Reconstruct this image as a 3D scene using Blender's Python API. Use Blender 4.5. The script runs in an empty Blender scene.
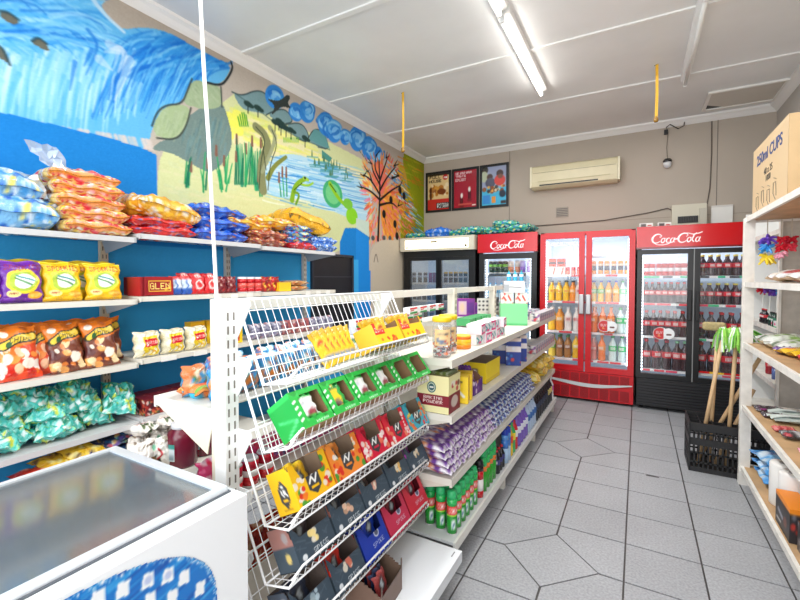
import bpy, math, random
import numpy as np
from mathutils import Vector, Matrix
random.seed(7); rng = np.random.default_rng(7)
PI = math.pi
col = bpy.context.scene.collection
ORD = ['first','second','third','fourth','fifth','sixth','seventh','eighth','ninth','tenth','eleventh','twelfth','thirteenth','fourteenth','fifteenth','sixteenth']

# ---------------------------------------------------------------- colour
def lin(a):
    a = np.asarray(a, dtype=float)/255.0
    return np.where(a <= 0.04045, a/12.92, ((a+0.055)/1.055)**2.4)

# ---------------------------------------------------------------- materials
def _new(name):
    m = bpy.data.materials.new(name); m.use_nodes = True
    nt = m.node_tree; b = nt.nodes['Principled BSDF']
    return m, nt, b
def mat(name, rgb, rough=0.5, metal=0.0, var=0.0, scale=8.0, bump=0.0, emit=0.0, spec=0.5):
    m, nt, b = _new(name)
    c = [float(x) for x in lin(rgb)]
    b.inputs['Base Color'].default_value = (*c, 1)
    b.inputs['Roughness'].default_value = rough
    b.inputs['Metallic'].default_value = metal
    b.inputs['Specular IOR Level'].default_value = spec
    if emit:
        b.inputs['Emission Color'].default_value = (*c, 1)
        b.inputs['Emission Strength'].default_value = emit
    if var or bump:
        tc = nt.nodes.new('ShaderNodeTexCoord')
        n = nt.nodes.new('ShaderNodeTexNoise'); n.inputs['Scale'].default_value = scale; n.inputs['Detail'].default_value = 5
        nt.links.new(tc.outputs['Object'], n.inputs['Vector'])
        if var:
            r = nt.nodes.new('ShaderNodeValToRGB')
            r.color_ramp.elements[0].position = 0.3; r.color_ramp.elements[1].position = 0.7
            r.color_ramp.elements[0].color = (*[x*(1-var) for x in c], 1)
            r.color_ramp.elements[1].color = (*[min(1, x*(1+var*0.5)) for x in c], 1)
            nt.links.new(n.outputs['Fac'], r.inputs['Fac']); nt.links.new(r.outputs['Color'], b.inputs['Base Color'])
        if bump:
            bp = nt.nodes.new('ShaderNodeBump'); bp.inputs['Strength'].default_value = bump; bp.inputs['Distance'].default_value = 0.01
            nt.links.new(n.outputs['Fac'], bp.inputs['Height']); nt.links.new(bp.outputs['Normal'], b.inputs['Normal'])
    return m
def painted(name, rough, bump=0.0, scale=60.0, coat=0.0, spec=0.5):
    m, nt, b = _new(name)
    a = nt.nodes.new('ShaderNodeAttribute'); a.attribute_name = 'Col'
    nt.links.new(a.outputs['Color'], b.inputs['Base Color'])
    b.inputs['Roughness'].default_value = rough
    b.inputs['Coat Weight'].default_value = coat
    b.inputs['Specular IOR Level'].default_value = spec
    if bump:
        tc = nt.nodes.new('ShaderNodeTexCoord')
        n = nt.nodes.new('ShaderNodeTexNoise'); n.inputs['Scale'].default_value = scale; n.inputs['Detail'].default_value = 3
        nt.links.new(tc.outputs['Object'], n.inputs['Vector'])
        bp = nt.nodes.new('ShaderNodeBump'); bp.inputs['Strength'].default_value = bump; bp.inputs['Distance'].default_value = 0.02
        nt.links.new(n.outputs['Fac'], bp.inputs['Height']); nt.links.new(bp.outputs['Normal'], b.inputs['Normal'])
    return m
def glassy(name, rgb=(255,255,255), clear=0.9, rough=0.02, gloss=0.08):
    """thin pane: mostly see-through, with a faint tint and a mirror-like share"""
    m = bpy.data.materials.new(name); m.use_nodes = True; nt = m.node_tree; nt.nodes.clear()
    out = nt.nodes.new('ShaderNodeOutputMaterial')
    t = nt.nodes.new('ShaderNodeBsdfTransparent'); d = nt.nodes.new('ShaderNodeBsdfDiffuse'); g = nt.nodes.new('ShaderNodeBsdfGlossy')
    c = (*[float(x) for x in lin(rgb)], 1)
    d.inputs['Color'].default_value = c; g.inputs['Roughness'].default_value = rough
    m1 = nt.nodes.new('ShaderNodeMixShader'); m1.inputs['Fac'].default_value = clear
    m2 = nt.nodes.new('ShaderNodeMixShader'); m2.inputs['Fac'].default_value = gloss
    nt.links.new(d.outputs[0], m1.inputs[1]); nt.links.new(t.outputs[0], m1.inputs[2])
    nt.links.new(m1.outputs[0], m2.inputs[1]); nt.links.new(g.outputs[0], m2.inputs[2])
    nt.links.new(m2.outputs[0], out.inputs['Surface'])
    return m

PAINT = painted('printed_card', 0.45)
GLOSS = painted('printed_gloss', 0.22, coat=0.2)
FOIL = painted('printed_foil', 0.28, bump=0.35, scale=45, coat=0.2)
CRINK = painted('clear_wrapped_foil', 0.2, bump=0.7, scale=38, coat=0.5)
MATTE = painted('wall_paint', 0.75, bump=0.05, scale=30, spec=0.2)
WHITE = mat('white_metal', (238,238,236), 0.35)
WIRE = mat('white_wire', (245,245,245), 0.3)
SHELFW = mat('cream_shelf_metal', (226,222,210), 0.4, var=0.06, scale=5)
SHELFG = mat('grey_shelf_metal', (205,205,205), 0.4, var=0.08, scale=4)
BLACK = mat('black_metal', (18,18,20), 0.35)
DARK = mat('dark_plastic', (28,28,30), 0.5)
REDP = mat('red_powder_coat', (200,10,25), 0.3)
GLASS = glassy('door_glass', (215,230,240), 0.985, 0.02, 0.04)
LINER = mat('glowing_fridge_liner', (206,220,234), 0.5, emit=0.12)  # faint emission added so the interior looks lit; the liner is no lamp
LED = mat('led_strip', (235,245,255), 0.5, emit=5)
WOODP = mat('white_painted_wood', (232,228,220), 0.55, var=0.14, scale=14, bump=0.15)
PINE = mat('pine_board', (196,160,118), 0.6, var=0.25, scale=6, bump=0.1)
STICK = mat('broom_stick_wood', (214,178,134), 0.5, var=0.15, scale=12)

# ---------------------------------------------------------------- 5x7 lettering
_F = {'A':'0E11111F111111','B':'1E11111E11111E','C':'0E11101010110E','D':'1E11111111111E','E':'1F10101E10101F','F':'1F10101E101010','G':'0E11101711110F','H':'1111111F111111','I':'0E04040404040E','J':'0702020202120C','K':'11121418141211','L':'1010101010101F','M':'111B1515111111','N':'11191513111111','O':'0E11111111110E','P':'1E11111E101010','Q':'0E11111115120D','R':'1E11111E141211','S':'0F10100E01011E','T':'1F040404040404','U':'1111111111110E','V':'11111111110A04','W':'11111115151B11','X':'11110A040A1111','Y':'11110A04040404','Z':'1F01020408101F','0':'0E11131519110E','1':'040C040404040E','2':'0E11010204081F','3':'1F02040201110E','4':'02060A121F0202','5':'1F101E0101110E','6':'0608101E11110E','7':'1F010204080808','8':'0E11110E11110E','9':'0E11110F01020C','-':'0000001F000000','.':'00000000000C0C','e':'00000E111F100E','l':'0C04040404040E','n':'000016191111 11'.replace(' ',''),'x':'0000110A040A11','m':'00001A15151515','/':'01010204081010','%':'18190204081303'}
def glyph(ch):
    s = _F.get(ch) or _F.get(ch.upper())
    if not s: return np.zeros((7,5))
    return np.array([[(int(s[2*r:2*r+2],16) >> (4-c)) & 1 for c in range(5)] for r in range(7)])

# ---------------------------------------------------------------- painter's canvas (colours of a surface, kept per vertex)
class Cv:
    def __init__(s, w, h, bg, k=1):
        w*=k; h*=k; s.k=k; s.w, s.h = w, h; s.a = np.zeros((h, w, 3)); s.a[:] = bg
    def _win(s, x0, x1, y0, y1):
        x0 = max(0, int(x0)-1); y0 = max(0, int(y0)-1); x1 = min(s.w, int(x1)+2); y1 = min(s.h, int(y1)+2)
        if x0 >= x1 or y0 >= y1: return None
        yy, xx = np.mgrid[y0:y1, x0:x1]
        return x0, x1, y0, y1, xx+0.5, yy+0.5
    def _mix(s, W, al, c):
        x0, x1, y0, y1 = W[:4]; al = np.clip(al, 0, 1)[..., None]
        s.a[y0:y1, x0:x1] = s.a[y0:y1, x0:x1]*(1-al)+np.asarray(c, float)*al
    def rect(s, x0, y0, x1, y1, c, al=1):
        return s.poly([(x0,y0),(x1,y0),(x1,y1),(x0,y1)], c, al)
    def ell(s, cx, cy, rx, ry, c, ang=0, al=1):
        cx*=s.w; cy*=s.h; rx*=s.w; ry*=s.h; R = max(rx, ry)
        W = s._win(cx-R, cx+R, cy-R, cy+R)
        if W is None: return s
        dx, dy = W[4]-cx, W[5]-cy; ca, sa = math.cos(ang), math.sin(ang)
        u = (dx*ca+dy*sa)/max(rx,.5); v = (-dx*sa+dy*ca)/max(ry,.5)
        s._mix(W, (1-np.sqrt(u*u+v*v))*min(max(rx,.5),max(ry,.5))+.5 if al == 1 else np.minimum(al, np.clip((1-np.sqrt(u*u+v*v))*min(rx,ry)+.5,0,1)), c); return s
    def poly(s, pts, c, al=1):
        P = [(x*s.w, y*s.h) for x, y in pts]
        W = s._win(min(p[0] for p in P), max(p[0] for p in P), min(p[1] for p in P), max(p[1] for p in P))
        if W is None: return s
        xx, yy = W[4], W[5]; ins = np.zeros(xx.shape, bool)
        for i in range(len(P)):
            (x0, y0), (x1, y1) = P[i-1], P[i]
            if y0 == y1: continue
            k = ((y0 > yy) != (y1 > yy)) & (xx < (x1-x0)*(yy-y0)/(y1-y0)+x0); ins ^= k
        s._mix(W, ins*float(al), c); return s
    def line(s, pts, w, c, al=1, w1=None):
        """polyline, width w (cells) tapering to w1"""
        P = [(x*s.w, y*s.h) for x, y in pts]; n = len(P)-1; w1 = w if w1 is None else w1; w*=s.k; w1*=s.k
        m = max(w, w1)/2+1
        W = s._win(min(p[0] for p in P)-m, max(p[0] for p in P)+m, min(p[1] for p in P)-m, max(p[1] for p in P)+m)
        if W is None: return s
        xx, yy = W[4], W[5]; best = np.full(xx.shape, -9.0)
        for i in range(n):
            (x0, y0), (x1, y1) = P[i], P[i+1]; L2 = (x1-x0)**2+(y1-y0)**2+1e-9
            t = np.clip(((xx-x0)*(x1-x0)+(yy-y0)*(y1-y0))/L2, 0, 1)
            d = np.hypot(xx-x0-t*(x1-x0), yy-y0-t*(y1-y0))
            r = (w+(w1-w)*(i+t)/n)/2
            best = np.maximum(best, r-d+.5)
        s._mix(W, np.clip(best, 0, 1)*al, c); return s
    def text(s, t, cx, cy, hh, c, wd=None):
        """t centred at cx,cy; hh letter height, wd full width (shares of the canvas)"""
        n = len(t)*6-1; wd = wd or n/7*hh*s.h/s.w
        x0, y0 = cx-wd/2, cy-hh/2; cw, chh = wd/n, hh/7
        for i, ch in enumerate(t):
            g = glyph(ch)
            for r in range(7):
                for q in range(5):
                    if g[r, q]:
                        X0 = (x0+(i*6+q)*cw)*s.w; Y0 = (y0+r*chh)*s.h; X1 = X0+cw*s.w; Y1 = Y0+chh*s.h
                        a, b, e, f = int(round(X0)), int(round(X1)), int(round(Y0)), int(round(Y1))
                        s.a[max(0,e):max(e+1,f), max(0,a):max(a+1,b)] = c
        return s
    def blobs(s, n, pal, r0, r1, box=(0,0,1,1), al=.9, stretch=1.0, ang=None):
        for _ in range(n):
            c = pal[int(rng.integers(len(pal)))]; r = rng.uniform(r0, r1)
            s.ell(rng.uniform(box[0], box[2]), rng.uniform(box[1], box[3]), r*stretch, r*s.w/s.h, c, rng.uniform(0,3) if ang is None else ang, al)
        return s
    def speckle(s, amp):
        s.a = np.clip(s.a+rng.normal(0, amp, s.a.shape[:2])[..., None], 0, 255); return s
    def at(s, u, v):
        """u right 0..1, v up 0..1 (arrays), bilinear"""
        x = np.clip(u*s.w-.5, 0, s.w-1.001); y = np.clip((1-v)*s.h-.5, 0, s.h-1.001)
        i = x.astype(int); j = y.astype(int); fx = (x-i)[..., None]; fy = (y-j)[..., None]; a = s.a
        i1 = np.minimum(i+1, s.w-1); j1 = np.minimum(j+1, s.h-1)
        return (a[j,i]*(1-fx)+a[j,i1]*fx)*(1-fy)+(a[j1,i]*(1-fx)+a[j1,i1]*fx)*fy

# ---------------------------------------------------------------- mesh builder
class MB:
    def __init__(s, c=(255,255,255)):
        s.v=[]; s.f=[]; s.c=[]; s.sm=[]; s.n=0; s.col=c
    def _add(s, vs, fs, cs=None, smooth=False):
        vs = np.asarray(vs, float).reshape(-1,3); k = len(vs); o = s.n
        s.v.append(vs); s.c.append(np.tile(np.asarray(s.col,float),(k,1)) if cs is None else np.asarray(cs,float).reshape(-1,3))
        for q in fs: s.f.append(tuple(int(i)+o for i in q)); s.sm.append(smooth)
        s.n += k; return s
    def box(s, x0,x1,y0,y1,z0,z1, c=None):
        if c is not None: s.col=c
        v=[(x,y,z) for z in (z0,z1) for y in (y0,y1) for x in (x0,x1)]
        return s._add(v,[(0,2,3,1),(4,5,7,6),(0,1,5,4),(2,6,7,3),(0,4,6,2),(1,3,7,5)])
    def rbox(s, x0,x1,y0,y1,z0,z1,r, c=None, n=3):
        """box with its upright edges and top rounded (rounded rectangle rings)"""
        if c is not None: s.col=c
        rings=[]
        def ring(ins,z):
            P=[]
            rr=max(r-ins,1e-4)
            for cx,cy,a0 in ((x1-r,y1-r,0),(x0+r,y1-r,90),(x0+r,y0+r,180),(x1-r,y0+r,270)):
                for k in range(n+1):
                    a=math.radians(a0+90*k/n); P.append((cx+rr*math.cos(a),cy+rr*math.sin(a),z))
            return P
        for k in range(n+1):
            a=PI/2*k/n; rings.append(ring(r*(1-math.sin(a)),z0+r*(1-math.cos(a))))
        for k in range(n+1):
            a=PI/2*k/n; rings.append(ring(r*(1-math.cos(a)),z1-r*(1-math.sin(a))))
        m=len(rings[0]); V=[p for q in rings for p in q]; F=[]
        for i in range(len(rings)-1):
            for j in range(m): F.append((i*m+j,i*m+(j+1)%m,(i+1)*m+(j+1)%m,(i+1)*m+j))
        F.append(tuple(range(m-1,-1,-1))); F.append(tuple(range((len(rings)-1)*m,len(rings)*m)))
        return s._add(V,F)
    def prism(s, pts, axis, d0, d1, c=None):
        """polygon extruded along axis 0/1/2; pts are the other two coordinates in order"""
        if c is not None: s.col=c
        n=len(pts); V=[]
        for d in (d0,d1):
            for p in pts:
                q=list(p); q.insert(axis,d); V.append(q)
        F=[tuple(range(n-1,-1,-1)),tuple(range(n,2*n))]+[(i,(i+1)%n,n+(i+1)%n,n+i) for i in range(n)]
        return s._add(V,F)
    def tube(s, pts, r, n=6, c=None, r1=None, closed=False):
        if c is not None: s.col=c
        P=[Vector(p) for p in pts]; V=[]; k=len(P); r1=r if r1 is None else r1
        up=None
        for i,p in enumerate(P):
            if closed: t=(P[(i+1)%k]-P[i-1]).normalized()
            else: t=(P[min(i+1,k-1)]-P[max(i-1,0)]).normalized()
            if up is None: up=Vector((0,0,1)) if abs(t.z)<.9 else Vector((1,0,0))
            a=t.cross(up); 
            if a.length<1e-6: a=t.cross(Vector((0,1,0)))
            a.normalize(); b=t.cross(a).normalized(); up=-b if (-b).dot(up)>0 else b
            rr=r+(r1-r)*i/max(1,k-1)
            for j in range(n):
                an=2*PI*j/n; V.append(p+a*math.cos(an)*rr+b*math.sin(an)*rr)
        F=[]
        for i in range(k if closed else k-1):
            i2=(i+1)%k
            for j in range(n): F.append((i*n+j,i2*n+j,i2*n+(j+1)%n,i*n+(j+1)%n))
        if not closed: F.append(tuple(range(n))); F.append(tuple(range((k-1)*n,k*n))[::-1])
        return s._add([tuple(v) for v in V],F,smooth=n>5)
    def lathe(s, prof, n=14, cx=0, cy=0, c=None, cols=None):
        """prof [(r,z)...] bottom to top; cols: one colour per ring"""
        if c is not None: s.col=c
        V=[];F=[];C=[]
        for i,(r,z) in enumerate(prof):
            for j in range(n):
                a=2*PI*j/n; V.append((cx+r*math.cos(a),cy+r*math.sin(a),z)); C.append(s.col if cols is None else cols[i])
        for i in range(len(prof)-1):
            for j in range(n): F.append((i*n+j,i*n+(j+1)%n,(i+1)*n+(j+1)%n,(i+1)*n+j))
        F.append(tuple(range(n-1,-1,-1))); F.append(tuple(range((len(prof)-1)*n,len(prof)*n)))
        return s._add(V,F,C,smooth=True)
    def surf(s, P, C=None, mask=None, flip=False, smooth=True):
        """P (nv,nu,3) grid of points, C the same of colours, mask of cells to keep"""
        nv,nu=P.shape[:2]; F=[]
        for j in range(nv-1):
            for i in range(nu-1):
                if mask is not None and not mask[j][i]: continue
                a=j*nu+i; q=(a,a+1,a+nu+1,a+nu); F.append(q[::-1] if flip else q)
        return s._add(P.reshape(-1,3),F,None if C is None else C.reshape(-1,3),smooth)
    def panel(s, o, du, dv, cv=None, nu=None, nv=None, keep=None, smooth=False):
        """flat painted sheet: corner o, edges du (right) and dv (up)"""
        o,du,dv=map(lambda t:np.asarray(t,float),(o,du,dv))
        nu=nu or (cv.w if cv else 2); nv=nv or (cv.h if cv else 2)
        u=np.linspace(0,1,nu); v=np.linspace(0,1,nv); U,V=np.meshgrid(u,v)
        P=o+U[...,None]*du+V[...,None]*dv
        mask=None
        if keep is not None:
            mask=[[keep((u[i]+u[i+1])/2,(v[j]+v[j+1])/2) for i in range(nu-1)] for j in range(nv-1)]
        return s.surf(P, cv.at(U,V) if cv else None, mask, smooth=smooth)
    def move(s, M):
        M=np.array(M)
        s.v=[(a@M[:3,:3].T+M[:3,3]) for a in s.v]; return s
    def build(s, name, m, parent=None, smooth=None):
        me=bpy.data.meshes.new(name)
        V=np.concatenate(s.v); me.from_pydata(V.tolist(),[],s.f)
        me.polygons.foreach_set('use_smooth',s.sm if smooth is None else [smooth]*len(s.f))
        ca=me.color_attributes.new('Col','FLOAT_COLOR','POINT')
        C=np.ones((len(V),4)); C[:,:3]=lin(np.concatenate(s.c)); ca.data.foreach_set('color',C.ravel())
        me.materials.append(m); me.update()
        o=bpy.data.objects.new(name,me); col.objects.link(o)
        if parent is not None: o.parent=parent
        return o

# ---------------------------------------------------------------- things, parts, copies
def tag(o, label, cat, group=None):
    o['label']=label; o['category']=cat
    if group: o['group']=group
    return o
def thing(name, label, cat, loc=(0,0,0), rz=0, group=None):
    o=bpy.data.objects.new(name,None); o.empty_display_size=.05; col.objects.link(o)
    o.location=loc; o.rotation_euler=(0,0,rz); return tag(o,label,cat,group)
def struct(o): o['kind']='structure'; return o
_used=set()
def kids(o): return [c for c in KIDS.get(o.name,())]
KIDS={}
def part(o, parent):
    o.parent=parent; KIDS.setdefault(parent.name,[]).append(o); return o
def put(proto, loc, rot=(0,0,0), label=None, cat=None, group=None, scale=None):
    """place a thing: the first call moves the prototype itself, later calls copy it with its parts"""
    if proto.name in _used:
        r=proto.copy(); col.objects.link(r)
        def rec(src,dst):
            for ch in kids(src):
                c=ch.copy(); col.objects.link(c); c.parent=dst; rec(ch,c)
        rec(proto,r)
        if group is None and 'group' in r: del r['group']
    else: r=proto; _used.add(proto.name)
    r.location=loc
    if len(rot)==4: r.rotation_mode='QUATERNION'; r.rotation_quaternion=rot
    else: r.rotation_mode='XYZ'; r.rotation_euler=rot
    if scale: r.scale=(scale,)*3 if isinstance(scale,(int,float)) else scale
    if label: r['label']=label
    if cat: r['category']=cat
    if group: r['group']=group
    return r

# the wall behind the mural is laid out from measured places on it: picture row/column -> metres on that wall
_F0=422.; _yaw=math.atan(238/422.); _pt=math.radians(1.6); _PY=279+_F0*math.tan(_pt); CAMZ=1.44
def wallpt(px,py,X=-3.0):
    f=(-math.sin(_yaw)*math.cos(_pt),math.cos(_yaw)*math.cos(_pt),-math.sin(_pt)); r=(math.cos(_yaw),math.sin(_yaw),0)
    u=(r[1]*f[2],-r[0]*f[2],r[0]*f[1]-r[1]*f[0])
    a=(px-400)/_F0; b=-(py-_PY)/_F0
    d=[r[i]*a+u[i]*b+f[i] for i in range(3)]; t=X/d[0]
    return t*d[1], CAMZ+t*d[2]
# ================================================================ ROOM
XL,XR,YB,YF,H=-3.0,1.3,6.1,-1.6,3.35
# floor: square tiles, with two turned square insets where four tiles meet
def floor():
    m=MB((66,63,62)); m.box(XL-.3,XR+.3,YF,YB+.3,-.06,-.004)
    T=.34; dia=[(-.38,2.24),(-.38,3.89)]; g=.0045
    def tile(P,c):
        cx=sum(p[0] for p in P)/len(P); cy=sum(p[1] for p in P)/len(P); Q=[]
        for p in P:
            d=math.hypot(p[0]-cx,p[1]-cy); k=1-g*1.35/d; Q.append((cx+(p[0]-cx)*k,cy+(p[1]-cy)*k))
        m.prism(Q,2,-.005,0,c)
    TY=.3335
    for i in range(-7,5):
        for j in range(-12,13):
            x0=-.04+T*i; y0=2.237+TY*j; x1=x0+T; y1=y0+TY
            if x0<XL-.34 or x0>XR or y0>YB: continue
            t=random.uniform(-4,4); c=(168+t,170+t,174+t)
            P=[(x0,y0),(x1,y0),(x1,y1),(x0,y1)]
            for (dx,dy) in dia:
                for k,(px,py) in enumerate(list(P)):
                    if abs(px-dx)<.05 and abs(py-dy)<.05 and len(P)==4:
                        r=.233
                        sx=1 if (x0+x1)/2>dx else -1; sy=1 if (y0+y1)/2>dy else -1
                        a=(dx+sx*r,dy); b=(dx,dy+sy*r)
                        two=[b,a] if (k in (0,2)) else [a,b]
                        # keep winding: previous vertex side first
                        prev=P[k-1]
                        two=sorted([a,b],key=lambda q:math.hypot(q[0]-prev[0],q[1]-prev[1]))
                        P=P[:k]+two+P[k+1:]
            tile(P,c)
    for dx,dy in dia:
        r=.233; tile([(dx-r,dy),(dx,dy-r),(dx+r,dy),(dx,dy+r)],(168,170,174))
    m.prism([(.07,3.545),(.15,3.548),(.155,3.566),(.075,3.572)],2,0,.0006,(60,56,54))
    fm=painted('floor_tile',.42,bump=.04,scale=50)
    nt=fm.node_tree; b=nt.nodes['Principled BSDF']; at=[n for n in nt.nodes if n.type=='ATTRIBUTE'][0]
    n=nt.nodes.new('ShaderNodeTexNoise'); n.inputs['Scale'].default_value=90; n.inputs['Detail'].default_value=4
    tc=nt.nodes.new('ShaderNodeTexCoord'); nt.links.new(tc.outputs['Object'],n.inputs['Vector'])
    n2=nt.nodes.new('ShaderNodeTexNoise'); n2.inputs['Scale'].default_value=3
    nt.links.new(tc.outputs['Object'],n2.inputs['Vector'])
    mp=nt.nodes.new('ShaderNodeMapRange'); mp.inputs['From Min'].default_value=.3; mp.inputs['From Max'].default_value=.7; mp.inputs['To Min'].default_value=.72; mp.inputs['To Max'].default_value=1.08
    nt.links.new(n.outputs['Fac'],mp.inputs['Value'])
    mp2=nt.nodes.new('ShaderNodeMapRange'); mp2.inputs['To Min'].default_value=.85; mp2.inputs['To Max'].default_value=1.1
    nt.links.new(n2.outputs['Fac'],mp2.inputs['Value'])
    mu=nt.nodes.new('ShaderNodeMath'); mu.operation='MULTIPLY'; nt.links.new(mp.outputs[0],mu.inputs[0]); nt.links.new(mp2.outputs[0],mu.inputs[1])
    vm=nt.nodes.new('ShaderNodeVectorMath'); vm.operation='SCALE'
    nt.links.new(at.outputs['Color'],vm.inputs[0]); nt.links.new(mu.outputs[0],vm.inputs['Scale']); nt.links.new(vm.outputs[0],b.inputs['Base Color'])
    struct(m.build('floor',fm))
floor()

# ---- left wall with the mural
def mural():
    Y0,Y1,Z0,Z1=.3,6.1,1.55,3.36
    W,Hh=860,272
    c=Cv(W,Hh,(186,176,164))
    def q(px,py):
        y,z=wallpt(px,py); return ((y-Y0)/(Y1-Y0),(Z1-z)/(Z1-Z0))
    def Q(L): return [q(*p) for p in L]
    def chaik(L,closed,n=2):
        for _ in range(n):
            M=[]; m_=len(L)
            if not closed: M.append(L[0])
            for i in range(m_ if closed else m_-1):
                a,b=L[i],L[(i+1)%m_]; M+= [(a[0]*.75+b[0]*.25,a[1]*.75+b[1]*.25),(a[0]*.25+b[0]*.75,a[1]*.25+b[1]*.75)]
            if not closed: M.append(L[-1])
            L=M
        return L
    def line(L,w,cc,al=1,w1=None): c.line(Q(chaik(L,False) if len(L)>2 else L),w,cc,al,w1)
    def poly(L,cc,al=1): c.poly(Q(L if cc==BLUE or len(L)<5 else chaik(L,True)),cc,al)
    BLUE=(22,126,204)
    # waterfall
    fall=[(-80,-40),(60,-30),(97,0),(112,22),(124,30),(140,27),(165,30),(200,50),(228,64),(231,70),(220,86),(198,80),(190,80),(183,102),(165,106),(152,128),(150,141),(140,152),(100,142),(60,133),(0,118),(-80,100)]
    poly(fall,(96,178,228))
    pal=[(20,108,205),(40,140,220),(84,176,232),(130,202,240),(170,222,246),(200,232,246)]
    inside=lambda:None
    for _ in range(900):
        k=rng.random()
        if k<.30:
            x=rng.uniform(-60,70); y=rng.uniform(-15,45); L=rng.uniform(30,70)
            P=[(x,y),(x+L*.5,y-3+rng.uniform(-2,2)),(x+L,y+4),(x+L*1.25,y+14)]; cc=pal[int(rng.choice([0,1,2,2,3,3,4]))]
        elif k<.62:
            x=rng.uniform(-60,140); y=rng.uniform(48,85); L=rng.uniform(25,60)
            P=[(x+6,y),(x+1,y+L*.4),(x-2,y+L)]; cc=pal[int(rng.choice([2,3,3,4,4,5]))]
        else:
            x=rng.uniform(150,232); y=rng.uniform(32,68); e=rng.uniform(.35,1)
            P=[(x,y),(x-25*e,y+2),(x-48*e,y+20*e),(x-62*e,y+55*e)]; cc=pal[int(rng.choice([0,0,1,1,2,3]))]
        P=[(a,min(b,128+a*.14)) for a,b in P]
        line(P,rng.uniform(2,5),cc,.55,1)
    for L in ([(88,30),(100,45),(86,75)],[(75,62),(70,90)],[(150,45),(125,60),(112,95)],[(92,50),(84,66)]): line(L,4,pal[0],.6,1)
    for L in ([(110,45),(128,52),(118,72)],[(100,60),(112,70)],[(130,60),(115,100)],[(120,50),(105,52)]): line(L,9,(214,228,240),.5,2)
    for P in ([(0,11),(8,12),(19,20),(17,26),(6,21),(0,17)],[(32,41),(38,37),(47,44),(50,53),(41,48),(33,44)],[(-2,45),(4,50),(10,65),(3,60),(-2,58)],[(-40,20),(-30,18),(-22,28),(-34,28)]):
        poly(P,(104,104,92)); line(P[:3],2,(30,60,70),.8)
    # sandy rim below the fall
    for _ in range(60):
        x=rng.uniform(-20,150); line([(x,118+x*.15),(x+3,128+x*.14)],3,(206,196,190),.7)
    # bare plaster above the fall
    poly([(97,0),(112,22),(124,30),(140,27),(165,30),(200,50),(228,64),(230,60),(240,60),(140,-5)],(176,164,150))
    line([(92,-2),(104,14),(124,32)],5,(190,220,240),.9,3)
    # solid blue lower field, its ragged upper edge
    poly([(-200,60),(0,112),(60,126),(110,138),(145,149),(157,155),(157,190),(161,300),(-200,300)],BLUE)
    # land
    poly([(157,152),(175,150),(232,92),(243,95),(300,128),(345,150),(372,165),(372,240),(355,228),(340,260),(157,260)],(206,212,158))
    poly([(228,112),(262,120),(310,150),(345,165),(372,175),(372,200),(300,180),(262,150),(232,150)],(226,220,170))
    for _ in range(140):
        x=rng.uniform(230,320); y=112+(x-230)*.42+rng.uniform(-8,22)
        line([(x,y),(x+12,y+4)],5,[(226,226,100),(232,232,130),(206,220,120),(228,222,170)][int(rng.integers(4))],.5,2)
    for x,y in ((232,120),(236,128),(226,132),(240,118)): c.ell(*q(x,y),.014,.03,(234,232,90),.3,.8)
    for _ in range(220):
        x=rng.uniform(160,345); y=rng.uniform(160,205); line([(x,y),(x+8,y+2)],4,[(214,212,160),(200,206,150),(222,216,176),(196,208,166)][int(rng.integers(4))],.35,2)
    # grey-green crag and the two pale rocks
    poly([(150,150),(160,141),(180,136),(190,112),(222,100),(228,118),(233,138),(229,156),(214,172),(204,171),(190,163),(170,152)],(112,134,130))
    for _ in range(50):
        x=rng.uniform(185,228); y=rng.uniform(115,150); line([(x,y),(x-4,y+16)],3,[(98,134,140),(124,150,140),(86,118,120),(110,146,150)][int(rng.integers(4))],.5,1)
    poly([(192,79),(205,82),(221,86),(223,107),(206,110),(190,106),(182,102)],(158,178,142)); poly([(164,106),(182,104),(191,109),(187,127),(175,140),(157,137),(152,126)],(162,182,140))
    for _ in range(40):
        x=rng.uniform(158,186); y=rng.uniform(108,134); line([(x,y),(x-3,y+8)],3,[(176,192,158),(146,166,128),(168,186,150)][int(rng.integers(3))],.5,1)
        x=rng.uniform(190,218); y=rng.uniform(84,102); line([(x,y),(x+4,y+5)],3,[(176,190,160),(146,164,130),(166,184,150)][int(rng.integers(3))],.5,1)
    for L in ([(152,126),(157,112),(166,105),(182,104),(187,92),(192,79)],[(191,108),(186,128),(176,140),(157,138)],[(221,87),(222,107)]): line(L,2,(50,58,54),.85)
    line([(205,82),(221,86),(228,78),(233,68),(231,62)],2.5,(30,36,40))
    # mountains with dark rims, small flat-topped trees
    for P in ([(232,92),(242,96),(256,90),(266,93),(276,109),(268,115),(256,112),(242,110)],[(266,115),(278,109),(287,110),(294,122),(284,124)],[(284,125),(301,122),(309,134),(308,143),(296,138)],[(307,140),(314,128),(324,132),(330,150),(318,147)]):
        poly(P,(116,148,152)); line(P[:5],1.6,(40,60,66),.9); 
    poly([(309,140),(314,129),(324,132),(330,149)],(88,150,150),.8)
    line([(233,92),(256,108),(290,135),(330,150)],1.5,(60,90,90),.7)
    for x,y in ((248,104),(258,108),(275,122),(281,126),(286,128),(291,130),(305,138),(279,121)):
        line([(x,y),(x,y+9)],1.4,(24,34,34)); c.ell(*q(x,y),.008,.014,(34,60,56)); c.ell(*q(x+3,y+2),.006,.01,(34,60,56))
    # bird, swirling clouds
    for x,y,r in ((275,97,6),(296,112,5),(307,112,6),(326,124,7),(334,131,7),(357,139,8),(369,148,8),(378,155,6),(345,137,5)): c.ell(*q(x,y),r/330.,r/85.,(50,134,214),.9); c.ell(*q(x+2,y+2),r/600.,r/160.,(120,186,236),.9)
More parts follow.
